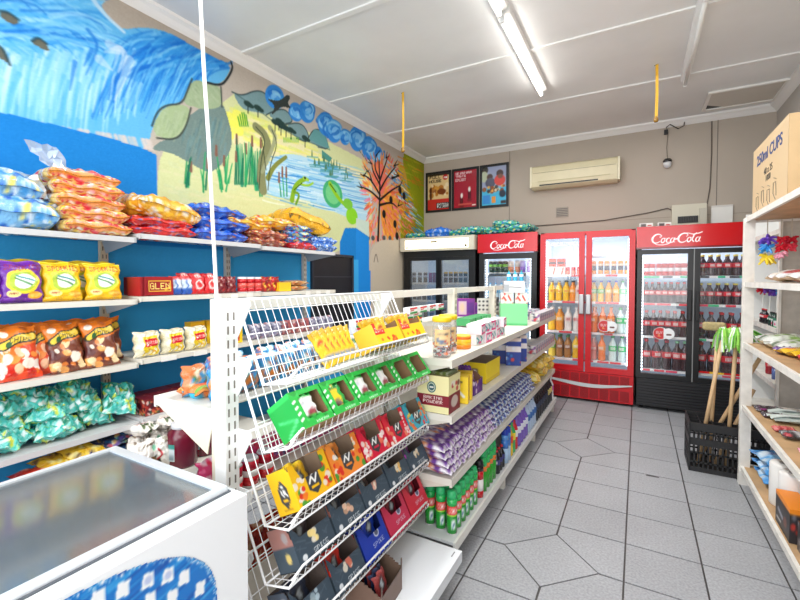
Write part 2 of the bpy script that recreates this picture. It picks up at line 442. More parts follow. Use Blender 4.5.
    for x,y,r in ((275,97,7),(296,112,6),(307,110,8),(326,122,9),(333,129,10),(345,137,7),(357,137,9),(369,147,8),(378,155,7)):
        for k in range(7):
            a=rng.uniform(0,6.3); P=[(x+r*math.cos(a+t)*(1-k*.1),y+r*.9*math.sin(a+t)*(1-k*.1)) for t in (0,.6,1.2,1.8)]
            line(P,7,[(30,110,200),(66,150,222),(120,190,238),(150,210,242)][k%4],.75,3)
    poly([(266,98),(276,101),(281,100),(287,94),(291,97),(287,103),(292,109),(282,106),(277,111),(270,116),(276,106)],(50,58,56))
    # river with streaks and islets
    poly([(262,168),(285,150),(330,165),(372,185),(372,225),(340,215),(312,200),(262,196)],(176,212,228))
    for _ in range(150):
        x=rng.uniform(262,350); y=rng.uniform(158,206)+(x-300)*.12; line([(x,y),(x+10,y+3),(x+22,y+5)],rng.uniform(1,3),[(30,120,200),(90,170,220),(230,240,245),(140,200,230)][int(rng.integers(4))],.6,1)
    poly([(322,150),(332,158),(330,162),(322,158)],(70,140,130))
    for _ in range(26):
        x=rng.uniform(308,348); y=156+(x-308)*.45+rng.uniform(-4,10); line([(x,y),(x,y-5)],3.4,(76,120,84),.9,1.5); line([(x-5,y+1),(x+6,y+2)],2,(70,150,160),.7)
    # reeds and bulrushes
    def reed(x,y,h,lean,head=True):
        line([(x,y),(x+lean*.5,y-h*.6),(x+lean,y-h)],2.6,[(24,140,84),(40,160,96),(20,110,80)][int(rng.integers(3))],.95,1.2)
        if head: line([(x+lean,y-h+2),(x+lean,y-h-7)],4,(132,92,76),1,3)
    for x0_ in (187,204,222,227):
        for k in range(5): reed(x0_+rng.uniform(-2,2),188+rng.uniform(-8,4),rng.uniform(14,30),rng.uniform(-4,5),k<1)
    for x0_,y0_ in ((243,186),(258,190)):
        for k in range(9): x=x0_+rng.uniform(-3,3); line([(x,y0_),(x+(x-x0_)*1.2,y0_-22),(x+(x-x0_)*2.2,y0_-36-rng.uniform(0,8))],2.6,[(30,140,90),(50,170,110),(70,150,120)][k%3],.9,1)
    for x in range(235,264,2): reed(x,184,rng.uniform(22,46),rng.uniform(-3,4),rng.random()<.55)
    for x in (281,284,287,260,262): reed(x,196,rng.uniform(14,24),rng.uniform(-2,2))
    for x in range(240,250,2): line([(x,126),(x-2,112+abs(x-245))],2,(60,150,40))
    for x in range(284,300,2): line([(x,142),(x,138)],2,(110,180,60))
    # gnarled trunk
    line([(256,127),(264,133),(269,146),(262,160),(261,172),(263,190)],12,(128,132,92),1,14)
    line([(270,128),(276,136),(272,150),(262,172)],8,(150,156,120),.9,5)
    line([(268,178),(274,166),(286,157)],8,(126,134,60),1,5)
    for L in ([(256,127),(266,138),(261,160),(259,188)],[(272,130),(278,144),(270,164),(268,190)],[(262,140),(266,170)]): line(L,1.4,(44,56,40),.9)
    # frogs
    line([(292,200),(294,188),(300,181),(306,179)],9,(126,170,34),1,6); line([(300,184),(308,186),(313,183)],3.4,(150,196,50)); line([(294,192),(300,194),(296,204)],4,(106,150,28)); line([(304,178),(308,180)],5,(160,200,60)); line([(294,190),(302,183)],1.4,(40,70,20)); c.ell(*q(305,178),.0025,.008,(20,30,20))
    c.ell(*q(333,194),.03,.085,(64,168,110)); c.ell(*q(333,194),.022,.062,(110,196,130)); line([(330,184),(338,198),(346,206)],9,(140,190,30),1,6); line([(330,184),(336,192)],2,(40,80,20))
    c.ell(*q(352,216),.02,.055,(134,204,40)); c.ell(*q(348,204),.016,.035,(120,190,60))
    # burning tree and its ground
    poly([(404,150),(424,160),(424,246),(400,246)],(150,150,30)); c.ell(*q(380,178),.032,.12,(228,120,96)); c.ell(*q(390,214),.042,.19,(232,146,60)); c.ell(*q(402,190),.03,.2,(206,160,60))
    for _ in range(700):
        x=rng.uniform(364,412); y=rng.uniform(150,242); a=math.atan2(y-195,x-379)
        near=math.hypot(x-379,(y-178))
        cc=[(236,130,110),(230,90,80),(240,150,60),(250,190,70),(226,110,40),(240,120,140)][int(rng.integers(6))] if x<400 or y>200 else (206,170,30)
        if near<22 or (y>190 and x>367+abs(y-215)*.1): line([(x,y),(x+6*math.cos(a),y+5*math.sin(a))],rng.uniform(3,6),cc,.75,1.5)
    poly([(400,152),(424,160),(424,246),(416,246),(416,215),(408,180)],(150,166,20),.85)
    for _ in range(90):
        x=rng.uniform(399,424); y=rng.uniform(156,240); line([(x,y),(x+3,y+7)],3,[(150,170,20),(180,180,30),(120,150,20),(190,140,30)][int(rng.integers(4))],.6,2)
    for _ in range(80):
        t=rng.random(); x=388+t*30+rng.uniform(-4,6); y=164+t*66+rng.uniform(-8,8); line([(x,y),(x+5,y+4)],rng.uniform(2,4),[(30,90,190),(60,150,220),(150,210,235),(240,240,235)][int(rng.integers(4))],.85,1)
    for _ in range(40):
        x=rng.uniform(396,420); y=rng.uniform(152,185); line([(x,y),(x+7,y+3)],3.5,[(230,170,30),(226,120,30),(200,190,40)][int(rng.integers(3))],.6,1)
    T=(22,18,16)
    line([(378,240),(379,215),(380,190),(379,160)],7,T,1,3)
    for L in ([(380,200),(370,190),(362,188)],[(380,195),(372,180),(364,176)],[(380,185),(374,172),(372,164)],[(380,190),(388,178),(394,166)],[(380,200),(392,190),(400,186)],[(380,180),(384,168),(386,158)],[(380,205),(390,203),(398,206)],[(379,178),(375,166),(376,156)],[(392,178),(399,176)],[(372,182),(368,172)]):
        line([(L[0][0],L[0][1])]+[(a+rng.uniform(-1.5,1.5),b+rng.uniform(-1.5,1.5)) for a,b in L[1:]],5.5,T,.95,2); a,b=L[-1]; line([(a,b),(a+rng.uniform(-5,5),b-6)],3,T,.95,1); line([(a,b),(a+rng.uniform(-6,6),b-2)],3,T,.95,1)
    for x,y in ((391,200),(384,214),(395,224),(397,236),(404,196),(400,190)): c.ell(*q(x,y),.008,.03,(30,26,26)); line([(x,y),(x+2,y+10)],3,T,.9,1)
    for x in (368,373,384,390): c.ell(*q(x,238),.007,.018,(80,80,84))
    # white gap and the solid blue strip at its foot, plain wall beyond
    poly([(356,218),(369,222),(369,240),(356,232)],(196,214,200)); poly([(369,240),(402,240),(424,243),(424,300),(369,300)],(198,186,166))
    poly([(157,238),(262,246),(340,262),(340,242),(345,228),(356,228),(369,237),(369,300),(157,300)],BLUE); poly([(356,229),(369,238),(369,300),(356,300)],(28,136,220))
    c.rect(0,(Z1-1.675)/(Z1-Z0),(4.28-Y0)/(Y1-Y0),1,(58,168,232))
    for k in range(3): line([(359+k*3,150+k*4),(361+k*3,153+k*4)],1.2,(40,50,50))
    line([(374,262),(376,252),(378,262)],1.5,(70,60,60))
    c.speckle(2.5)
    m=MB(); m.panel((XL,Y0,Z0),(0,Y1-Y0,0),(0,0,Z1-Z0),c)
    # the rest of the wall: blue below, cream near the far corner
    def low(y0,y1,z0,z1,cc): m.panel((XL,y0,z0),(0,y1-y0,0),(0,0,z1-z0),Cv(2,2,cc))
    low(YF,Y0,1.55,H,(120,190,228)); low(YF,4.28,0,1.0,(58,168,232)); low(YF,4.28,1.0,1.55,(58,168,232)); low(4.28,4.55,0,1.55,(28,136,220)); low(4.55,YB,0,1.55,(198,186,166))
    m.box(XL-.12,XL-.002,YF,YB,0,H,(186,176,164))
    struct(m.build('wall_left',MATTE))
mural()
WALLM=mat('taupe_wall',(180,168,154),.7,var=.04,scale=1.5,bump=.04)
m=MB(); m.box(XL-.12,XR+.12,YB,YB+.12,0,H); struct(m.build('wall_back',WALLM))
m=MB(); m.box(XR,XR+.12,YF,YB,0,H); struct(m.build('wall_right',mat('grey_wall',(190,184,176),.7,var=.04,scale=1.5)))
CEIL=mat('ceiling_board',(230,230,229),.35,var=.09,scale=1.3,spec=.4)
m=MB(); m.box(XL-.12,XR+.12,YF,YB+.12,H,H+.05); struct(m.build('ceiling',CEIL))
n=1
for y in (.2,1.35,2.5,3.65,4.8):
    m=MB(); m.box(XL,XR,y-.022,y+.022,H-.012,H); struct(m.build('trim_%d'%n,mat('cover_strip_%d'%n,(232,231,228),.5))); n+=1
COR=mat('cornice_white',(236,234,230),.5)
def cornice(pts,axis,d0,d1):
    global n
    m=MB(); m.prism(pts,axis,d0,d1); struct(m.build('trim_%d'%n,COR)); n+=1
pr=[(0,0),(.075,0),(.07,-.02),(.045,-.035),(.02,-.06),(0,-.075)]
cornice([(XL+a,H+b) for a,b in pr],1,YF,YB); cornice([(XR-a,H+b) for a,b in pr],1,YF,YB); cornice([(YB-a,H+b) for a,b in pr],0,XL,XR)
# joints between the wall boards
for x in (-1.63,.78):
    m=MB(); m.box(x-.004,x+.004,YB-.002,YB,2.0,H-.07); struct(m.build('trim_%d'%n,mat('joint_%d'%n,(120,112,104),.7))); n+=1
m=MB(); m.box(-2.0,XR,YB-.002,YB,2.19,2.194); struct(m.build('trim_%d'%n,mat('joint_%d'%n,(140,130,120),.7))); n+=1
# dark opening in the mural wall, under the shelf
m=MB((24,24,30)); m.box(XL,XL+.012,3.42,4.12,.75,1.70); m.box(XL,XL+.03,3.40,3.43,.75,1.72,(40,44,54)); m.box(XL,XL+.03,4.11,4.14,.75,1.72); m.box(XL,XL+.03,3.40,4.14,1.69,1.72); m.box(XL+.012,XL+.016,3.43,4.11,1.46,1.47,(60,62,70))
struct(m.build('window_1',PAINT))
# ceiling hatch
h=thing('ceiling_hatch','square access hatch in the ceiling near the corner, one edge open','hatch',(.92,5.62,H))
m=MB((236,234,228)); 
for a in ((-.32,.32,-.27,-.24),(-.32,.32,.24,.27),(-.32,-.29,-.24,.24),(.29,.32,-.24,.24)): m.box(*a,-.02,-.001)
part(m.build('frame',PAINT),h)
m=MB((206,200,190)); m.prism([(-.29,-.24),(.29,-.24),(.29,.24),(-.12,.24),(-.29,.1)],2,-.012,-.002); part(m.build('panel',PAINT),h)
m=MB((16,14,12)); m.prism([(-.29,.1),(-.12,.24),(-.29,.24)],2,-.006,-.001); part(m.build('opening',PAINT),h)

# ---- lamps on the ceiling
TUBE=mat('lit_tube',(255,252,246),.5,emit=14); TUBEOFF=mat('unlit_tube',(236,236,232),.3)
BODY=mat('batten_body',(240,240,238),.4)
def batten(x,y0,y1,lit,label,wide):
    t=thing('fluorescent_batten',label,'light',(x,(y0+y1)/2,H)); L=(y1-y0)/2
    m=MB(); m.prism([(-wide,-.001),(wide,-.001),(wide*.9,-.035),(wide*.35,-.05),(-wide*.35,-.05),(-wide*.9,-.035)],1,-L,L); part(m.build('body',BODY),t)
    for s in (-1,1):
        m=MB(); m.box(-.014,.014,s*(L-.02)-.012,s*(L-.02)+.012,-.1,-.045); part(m.build('lamp_holder',BODY),t)
    m=MB(); m.tube([(0,-L+.02,-.082),(0,L-.02,-.082)],.014,10); part(m.build('tube',TUBE if lit else TUBEOFF),t)
    return t
batten(-.86,1.55,2.95,True,'lit white fluorescent batten on the ceiling, nearer of two end to end',.055)
batten(-.86,2.98,4.40,True,'lit white fluorescent batten on the ceiling, farther of two end to end',.055)
batten(.36,3.4,4.85,False,'unlit slim white ceiling batten close to the hatch',.035)
def hook(x,y,z0,label):
    t=thing('hanging_strip',label,'strip',(x,y,H)); L=H-z0
    m=MB((222,170,40)); m.prism([(-.012,0),(.012,0),(.016,-L*.5),(.013,-L+.03),(-.011,-L+.03),(-.008,-L*.5)],1,-.0015,.0015); part(m.build('ribbon',GLOSS),t)
    m=MB((150,110,40)); m.lathe([(.014,-L),(.02,-L+.012),(.018,-L+.04),(.01,-L+.05)],10); part(m.build('canister',GLOSS),t)
    m=MB((60,50,40)); m.tube([(0,0,0),(.004,0,.0),(-.02,0,-.01)],.003,5); part(m.build('pin',PAINT),t)
hook(-2.12,3.82,2.74,'yellow sticky fly strip hanging from the ceiling in front of the mural')
hook(.12,4.44,2.84,'yellow sticky fly strip hanging from the ceiling above the red fridge')

# ---- back wall fittings
ac=thing('air_conditioner','yellowed wall air conditioner unit above the fridges','air conditioner',(-.76,YB,2.66))
m=MB(); 
m.prism([(0,0),(-.12,0),(-.17,.03),(-.185,.09),(-.185,.22),(-.165,.29),(-.12,.315),(0,.315)],0,-.52,.52); part(m.build('casing',mat('aged_plastic',(214,204,168),.4,var=.05)),ac)
m=MB((190,180,140)); m.box(-.44,.44,-.19,-.183,.085,.095); m.box(-.5,.5,-.19,-.184,.205,.211,(160,150,120)); part(m.build('grille',PAINT),ac)
m=MB((30,28,24)); m.box(-.42,.30,-.1755,-.165,.035,.06); part(m.build('louver',PAINT),ac)
for s_ in (-1,1): m=MB((228,220,190)); m.box(min(s_*.522,s_*.545),max(s_*.522,s_*.545),-.18,0,.02,.3); part(m.build('end_cap',PAINT),ac)

def poster(cv,x,label):
    t=thing('framed_poster',label,'poster',(x,YB,2.49))
    w,h=.43,.63
    m=MB(); m.box(-w/2,w/2,-.02,-.001,0,.035); m.box(-w/2,w/2,-.02,-.001,h-.035,h); m.box(-w/2,-w/2+.035,-.02,-.001,.035,h-.035); m.box(w/2-.035,w/2,-.02,-.001,.035,h-.035)
    part(m.build('frame',BLACK),t)
    m=MB(); m.panel((-w/2+.03,-.012,.03),(w-.06,0,0),(0,0,h-.06),cv); part(m.build('print',GLOSS),t)
c=Cv(44,66,(226,196,140)); c.rect(0,0,1,.06,(60,50,40)); c.text('FULL',.35,.1,.08,(40,30,24),.5).text('HOUSE',.35,.2,.07,(40,30,24),.55); c.ell(.82,.12,.11,.075,(190,30,30)); c.text('COKE',.82,.12,.03,(255,255,255),.16)
c.blobs(26,[(214,150,60),(180,110,40),(240,220,180),(150,90,50)],.05,.12,(.1,.28,.9,.6)); c.ell(.65,.5,.2,.08,(120,60,30)); c.line([(.15,.4),(.15,.8)],4,(70,30,24)); c.rect(0,.7,1,1,(196,44,40)); c.rect(.42,.8,.98,.96,(30,30,30)); c.text('R2300',.7,.88,.11,(255,255,255),.5)
poster(c,-2.745,'cream and red framed food deal poster, first from the mural corner')
c=Cv(44,66,(166,26,44)); c.text('ICE COLD COLA',.4,.07,.05,(240,220,220),.7).text('TASTE',.3,.15,.06,(240,220,220),.45).text('ENJOY',.3,.25,.08,(240,220,220),.45)
for x,y in ((.35,.7),(.68,.55)):
    c.rect(x-.07,y,x+.07,y+.22,(90,10,20)); c.ell(x,y-.03,.05,.07,(240,236,230)); c.ell(x,y+.25,.1,.04,(120,20,30))
c.rect(.2,.88,.8,.93,(200,80,70)); c.rect(.8,.92,.95,.95,(240,230,220))
poster(c,-2.3,'dark red framed drinks poster, middle of the three on the back wall')
c=Cv(44,66,(150,160,190)); c.rect(0,.55,1,1,(70,180,220)); c.ell(.12,.08,.14,.1,(40,34,20)); c.ell(.1,.25,.16,.14,(180,190,160)); c.ell(.33,.27,.12,.08,(70,44,36)); c.ell(.35,.42,.2,.13,(80,80,100)); c.ell(.73,.2,.14,.09,(60,34,30)); c.ell(.73,.37,.22,.14,(214,60,50)); c.ell(.75,.27,.1,.06,(120,74,54))
c.blobs(30,[(230,170,80),(150,80,40),(240,220,180),(60,60,60)],.04,.09,(.1,.52,.9,.66)); c.ell(.84,.72,.13,.09,(24,40,60)); c.rect(.05,.72,.35,.95,(60,140,210)); c.rect(.42,.78,.56,.94,(230,150,60)); c.rect(.78,.9,.97,.97,(60,50,50))
poster(c,-1.855,'blue framed poster of people at a table, third from the mural corner')
v=thing('wall_vent','small louvred air brick in the wall under the air conditioner','vent',(-.91,YB,2.28))
m=MB((150,140,126)); m.box(-.08,.08,-.008,0,0,.135); part(m.build('plate',PAINT),v)
m=MB((90,80,72)); 
for k in range(5): m.box(-.07,.07,-.012,-.008,.015+k*.023,.025+k*.023)
part(m.build('grille',PAINT),v)
mb=thing('meter_box','beige fuse box on the back wall above the cola fridge','fuse box',(.51,YB,2.02))
m=MB(); m.box(-.17,.17,-.09,0,0,.3); part(m.build('casing',mat('beige_plastic',(208,202,182),.5)),mb)
m=MB((40,40,40)); m.box(-.11,.09,-.096,-.09,.08,.16); 
for k in range(8): m.box(-.1+k*.024,-.085+k*.024,-.104,-.096,.09,.15,(24,24,24))
part(m.build('switch',PAINT),mb)
m=MB((190,184,168)); m.box(.1,.17,-.12,-.09,.05,.24); part(m.build('cover',PAINT),mb)
o=MB((232,230,224)); o.box(-.1,.1,-.03,0,0,.22); o.box(-.1,.1,-.034,-.03,.2,.22,(214,210,204)); o=o.build('junction_box',PAINT); o.location=(.83,YB,2.07); tag(o,'plain white junction box on the back wall next to the fuse box','electrical box')
w=thing('security_camera','small dome camera on a wire hung from the back wall cornice','camera',(.29,YB-.03,2.83))
m=MB((30,28,28)); m.lathe([(.045,.02),(.05,.04),(.035,.06)],12); part(m.build('housing',GLOSS),w)
m=MB((214,214,216)); m.lathe([(.012,-.05),(.036,-.035),(.045,.0),(.045,.02)],12); part(m.build('lens_dome',GLOSS),w)
m=MB((70,60,54)); m.tube([(0,0,.06),(-.01,0,.2),(.0,0,.38),(-.02,0,.44)],.003,5); m.tube([(-.02,0,.44),(.02,0,.47),(.1,-.02,.40),(.16,0,.43),(.17,0,.52)],.006,5,(50,44,40)); m.box(-.04,0,-.02,.02,.36,.41,(26,24,24)); part(m.build('cable',PAINT),w)
def cable(pts,r,name,label,c=(96,88,80)):
    o=MB(c).tube(pts,r,5,c).build(name,PAINT); tag(o,label,'cable')
cable([(-2.9,YB-.01,2.13),(-2.3,YB-.01,2.17),(-1.7,YB-.01,2.2),(-1.2,YB-.01,2.18),(-.4,YB-.01,2.2),(.1,YB-.01,2.26),(.3,YB-.01,2.3),(.38,YB-.01,2.25)],.006,'wall_cable','thin grey cable running sideways along the back wall to the fuse box')
cable([(.72,YB-.01,3.27),(.725,YB-.01,2.9),(.715,YB-.01,2.5),(.69,YB-.01,2.32),(.62,YB-.01,2.3)],.006,'wall_cable','thin grey cable dropping from the cornice to the fuse box')
cable([(-1.30,.9,H),(-1.28,.9,2.8),(-1.255,.9,2.35),(-1.24,.9,2.1),(-1.222,.9,1.89),(-1.212,.905,1.6),(-1.205,.91,1.376)],.0065,'hanging_cable','thick white cable hanging from the ceiling down to the gondola end post',(244,244,244))
# ================================================================ LEFT WALL SHELVING (three bays)
SLOT=MB
def upright(par,x,y,z0,z1,w=.022,d=.03,face=1,c=(214,206,194),both=True):
    """slotted steel post; slots on its +X face"""
    m=MB(c); m.box(x-d/2,x+d/2,y-w,y+w,z0,z1)
    k=int((z1-z0)/.05)
    for i in range(k):
        z=z0+.02+i*.05
        for s in ((-.45,.45) if both else (0,)):
            m.box(x+d/2,x+d/2+.0012,y+s*w-.003,y+s*w+.003,z,z+.026,(96,88,82))
    return part(m.build('upright',PAINT),par)
def shelf_board(par,x0,x1,y0,y1,z,lip=.035,name='shelf',mt=None,tags=()):
    """steel shelf, top at z, lip on its front; tags = price strips on the front edge (y positions)"""
    m=MB()
    f=max(x0,x1,key=lambda q:abs(q-par['_wx'])) if '_wx' in par else x1
    s=1 if f==x1 else -1
    bk=x0 if f==x1 else x1; fi=f-s*.012
    m.box(min(bk,fi),max(bk,fi),y0,y1,z-.006,z)
    m.box(min(f,fi),max(f,fi),y0,y1,z-lip,z)
    for e0,e1 in ((y0,y0+.004),(y1-.004,y1)): m.box(min(bk,fi),max(bk,fi),e0,e1,z-lip*.8,z-.0062)
    o=part(m.build(name,mt or SHELFW),par)
    for y,l,c in tags:
        t=MB(c); t.box(f+s*.001 if s>0 else f-.004,f+.004 if s>0 else f-.001,y,y+l,z-lip-.004,z-.004); part(t.build('price_tag',PAINT),o)
    return o
def bracket(par,xb,xf,y,z,drop=.1,c=(170,172,176)):
    m=MB(c); m.prism([(xb,z-.006),(xf,z-.006),(xf,z-.03),(xb+(xf-xb)*.12,z-drop)],1,y-.0015,y+.0015)
    return part(m.build('bracket',PAINT),par)
BY=[.49,1.42,2.35,3.28]
ZT=[[1.685,1.32,.94,.585,.32],[1.71,1.335,.96,.6,.32],[1.70,1.335,.96,.6,.2]]
FX=[-2.59,-2.57,-2.57]
for b,nm in enumerate(('nearest bay, by the freezer','middle bay, behind the gondola post','farthest bay, before the dark opening')):
    t=thing('wall_shelving','grey steel wall shelving under the mural, '+nm,'shelving',(0,0,0),0,'wall shelving bays'); t['_wx']=-3.0
    y0,y1=BY[b],BY[b+1]
    if b==0: upright(t,-2.975,y0,0,1.72)
    upright(t,-2.975,y1,0,1.72,c=(206,190,166) if b==0 else (196,190,182))
    for i,z in enumerate(ZT[b]):
        tg=[]
        if b>0 and i==2: tg=[(y0+.12+k*.22,.1,(240,238,230)) for k in range(3)]
        if b>0 and i==3: tg=[(y0+.1,.3,(236,232,222))]
        if b>0 and i==1: tg=[(y0+.5+k*.14,.06,(240,238,230)) for k in range(3)]
        shelf_board(t,-2.96,FX[b] if i<4 else -2.30,y0+.004,y1-.004,z,.03 if i<4 else .05,mt=SHELFG if i in (0,3) else SHELFW,tags=tg)
        if i<4:
            for yy in (y0+.012,y1-.012): bracket(t,-2.96,FX[b]+.0,yy,z,.1 if i else .085,(150,156,164) if i==0 else (190,190,188))
    del t['_wx']

# ================================================================ CENTRE GONDOLA
GY=[.90,1.87,2.85,3.83,4.78]
g=thing('gondola','long double-sided cream shop gondola down the middle of the floor','shelving'); g['_wx']=-1.17
GC=(236,232,220)
for i,y in enumerate(GY):
    z1=1.375
    m=MB((246,246,244) if i==0 else (232,226,210)); m.box(-1.209,-1.155,y,y+.052,.0,z1)
    if i==0: m.box(-1.226,-1.2095,y+.001,y+.05,.0,z1-.002,(222,212,192))
    k=int(z1/.045)
    for j in range(3,k):
        z=j*.045
        for s in (.013,.036): m.box(-1.155,-1.1535,y+s-.0025,y+s+.0025,z,z+.026,(120,112,104))
    part(m.build('upright',PAINT),g)
m=MB((240,238,230)); m.box(-1.20,-1.165,GY[0]+.053,GY[4]+.03,1.335,1.374); part(m.build('top_rail',PAINT),g)
AX=-.77
for b in range(4):
    y0,y1=GY[b]+(.0 if b==0 else .003),GY[b+1]-.003
    if b==0:
        m=MB((226,230,234)); m.box(-1.13,-.70,y0+.05,y1-.06,.165,.185); m.box(-.70,-.69,y0+.05,y1-.06,.135,.185)
        for k in range(5): m.box(-.72,-.715,y1-.12+k*.008,y1-.116+k*.008,.185,.1865,(90,90,90))
        part(m.build('deck',PAINT),g)
    else:
        for i,z in enumerate((1.05,.78,.47)):
            tg=[]
            shelf_board(g,-1.13,AX,y0,y1,z,.04,mt=SHELFW,tags=tg)
            for yy in (y0+.006,y1-.006): bracket(g,-1.13,AX,yy,z,.12,(216,210,196))
        m=MB((214,218,218)); m.box(-1.13,-.762,y0,y1,.15,.165); m.box(-.762,-.75,y0,y1,.115,.165,(236,236,230)); part(m.build('deck',PAINT),g)
    # back board low down, then the shelves on the other side
    m=MB((214,206,190)); m.box(-1.17,-1.165,y0+.04,y1-.04,.16,.42); part(m.build('back_panel',PAINT),g)
    for i,z in enumerate((1.01,.66,.18) if b<2 else (1.12,.66,.18)):
        shelf_board(g,-1.55,-1.215,y0,y1,z,.04,mt=SHELFW)
        if i<2:
            for yy in (y0+.006,y1-.006): bracket(g,-1.215,-1.54,yy,z,.16,(226,214,190))
for i,y in enumerate(GY):
    m=MB((226,222,212)); m.box(-1.5,-.79,y-.02,y+.02,.06,.115); m.box(-.83,-.78,y-.02,y+.02,.0,.075); m.box(-1.5,-1.45,y-.02,y+.02,.0,.075); m.box(-1.2,-1.14,y-.02,y+.02,0,.08)
    part(m.build('foot',PAINT),g)
del g['_wx']

# ---- five sloping wire baskets on the near bay, aisle side
BK=[(1.374,1.119,1.18),(1.18,.911,.988),(.942,.684,.745),(.745,.50,.57),(.54,.29,.365)]
def basket(i):
    zb,zc,zl=BK[i]; y0,y1=.905,1.852
    t=thing('wire_basket','white sloping wire basket on the gondola end, %s from the top'%ORD[i],'wire basket',(0,0,0),0,'wire baskets on the near gondola bay')
    xb,xc,xl=-1.10,-.985,-.875
    prof=[(xb,zb),(xc,zc),(xl-.012,zl-.045),(xl,zl)]
    R=.0042
    def fr(y): return [(a,y,b) for a,b in prof]
    m=MB((246,246,246))
    m.tube(fr(y0)[:3]+[(xl-.002,y0+.02,zl-.02)],R,7); m.tube(fr(y1)[:3]+[(xl-.002,y1-.02,zl-.02)],R,7)
    m.tube([(xl-.012,y0+.01,zl-.03),(xl,y0+.045,zl),(xl,y1-.045,zl),(xl-.012,y1-.01,zl-.03)],R,7)
    m.tube([(xb,y0,zb),(xb,y1,zb)],R,7); m.tube([(xc,y0,zc),(xc,y1,zc)],R*.8,6); m.tube([(xl-.012,y0,zl-.045),(xl-.012,y1,zl-.045)],R*.8,6)
    # hooks into the post
    for y in (y0+.044,y1-.004):
        m.prism([(xb-.054,zb-.13),(xb-.054,zb),(xb+.005,zb),(xb+.012,zb-.02)],1,y-.002,y+.002)
    part(m.build('frame',WIRE),t)
    m=MB((240,240,240)); n=29
    for k in range(1,n):
        y=y0+(y1-y0)*k/n
        m.tube([(a,y,b) for a,b in prof],.0017,4)
    for s in (.14,.42,.7,.93):
        x=xb+(xc-xb)*s; z=zb+(zc-zb)*s; m.tube([(x,y0,z),(x,y1,z)],.0019,4)
    for s in (.35,.7):
        x=xc+(xl-.012-xc)*s; z=zc+(zl-.045-zc)*s; m.tube([(x,y0,z),(x,y1,z)],.0019,4)
    part(m.build('wire_grid',WIRE),t)
    return t
for i in range(5): basket(i)

# ================================================================ CHEST FREEZER
fz=thing('chest_freezer','white chest freezer with sliding glass lid and blue ice emblem','freezer',(-1.27,.15,0))
FW=mat('freezer_enamel',(244,246,248),.25,spec=.6)
x0,x1,y0,y1=-.33,.33,-.65,.65
m=MB(); T=.06
m.rbox(x0,x1,y0,y1,.05,.44,.02); 
m.box(x0,x0+T,y0,y1,.4,.842); m.box(x1-T,x1,y0,y1,.4,.842); m.box(x0+T,x1-T,y0,y0+T,.4,.842); m.box(x0+T,x1-T,y1-T,y1,.4,.842)
part(m.build('body',FW),fz)
m=MB((196,204,208)); m.box(x0+T,x1-T,y0+T,y1-T,.44,.55)
part(m.build('frosted_well',mat('frost',(200,206,208),.6,var=.2,scale=9,bump=.6)),fz)
m=MB((232,236,240)); a0,a1,b0,b1=-.305,.275,y0+.02,y1-.02
for e in ((a0,a1,b1-.03,b1),(a0,a1,b0,b0+.03)): m.box(*e,.846,.860)
for e in ((a0,a0+.02,b0+.03,b1-.03),(a1-.018,a1,b0+.03,b1-.03)): m.box(*e,.846,.860)
part(m.build('lid_frame',mat('aluminium_trim',(222,226,230),.3,.3)),fz)
m=MB((90,96,104)); m.box(a0-.006,a0+.014,b0-.006,b1+.006,.8422,.846); m.box(a1-.014,a1+.006,b0-.006,b1+.006,.8422,.846); m.box(a0+.014,a1-.014,b0-.006,b0+.02,.8422,.846); m.box(a0+.014,a1-.014,b1-.02,b1+.006,.8422,.846); part(m.build('gasket',PAINT),fz)
m=MB(); m.box(a0+.02,a1-.018,b0+.03,b1-.03,.850,.854); part(m.build('glass_lid',glassy('freezer_glass',(112,120,124),.5,.10,.22)),fz)
# emblem on the side facing the aisle
EY0,EY1,EZ0,EZ1=-.29,.70,.38,.836
c=Cv(300,136,(14,116,200))
for _ in range(420):
    a=rng.uniform(0,1); b=rng.uniform(0,1.0); c.line([(a,b),(a+.10,b-.06)],rng.uniform(1,3.4),[(30,140,220),(8,80,170),(70,180,235),(14,110,196),(20,60,150)][int(rng.integers(5))],.6,1)
for px,py in ((98,598),(123,589),(148,580),(168,575),(184,577),(200,588),(150,600),(172,597),(60,612),(120,616),(190,612),(150,622)):
    y_,z_=wallpt(px,py,-.94); a=(y_-EY0)/(EY1-EY0); b=(EZ1-z_)/(EZ1-EZ0); w_=.017; h_=.042
    c.poly([(a-w_*.6,b-h_),(a+w_*.8,b-h_*.7),(a+w_*.7,b+h_),(a-w_,b+h_*.7)],(244,246,248)); 
    if px in (148,168): c.ell(a,b,.009,.02,(190,200,230))
c.text('ICE',.5,.62,.2,(255,255,255),.25)
yy,xx=np.mgrid[0:136,0:300]; e_=np.abs((xx/300-.5)/.5)**3.2+np.abs((yy/136-.5)/.5)**2.4; c.a[(e_>.93)&(rng.random(e_.shape)<.3)]=(244,246,248)
m=MB(); m.panel((x1+.0012,EY0-.15,EZ0),(0,EY1-EY0,0),(0,0,EZ1-EZ0),c,keep=lambda u,v:abs((u-.5)/.5)**3.2+abs((v-.5)/.5)**2.4<1.0)
part(m.build('emblem',GLOSS),fz)

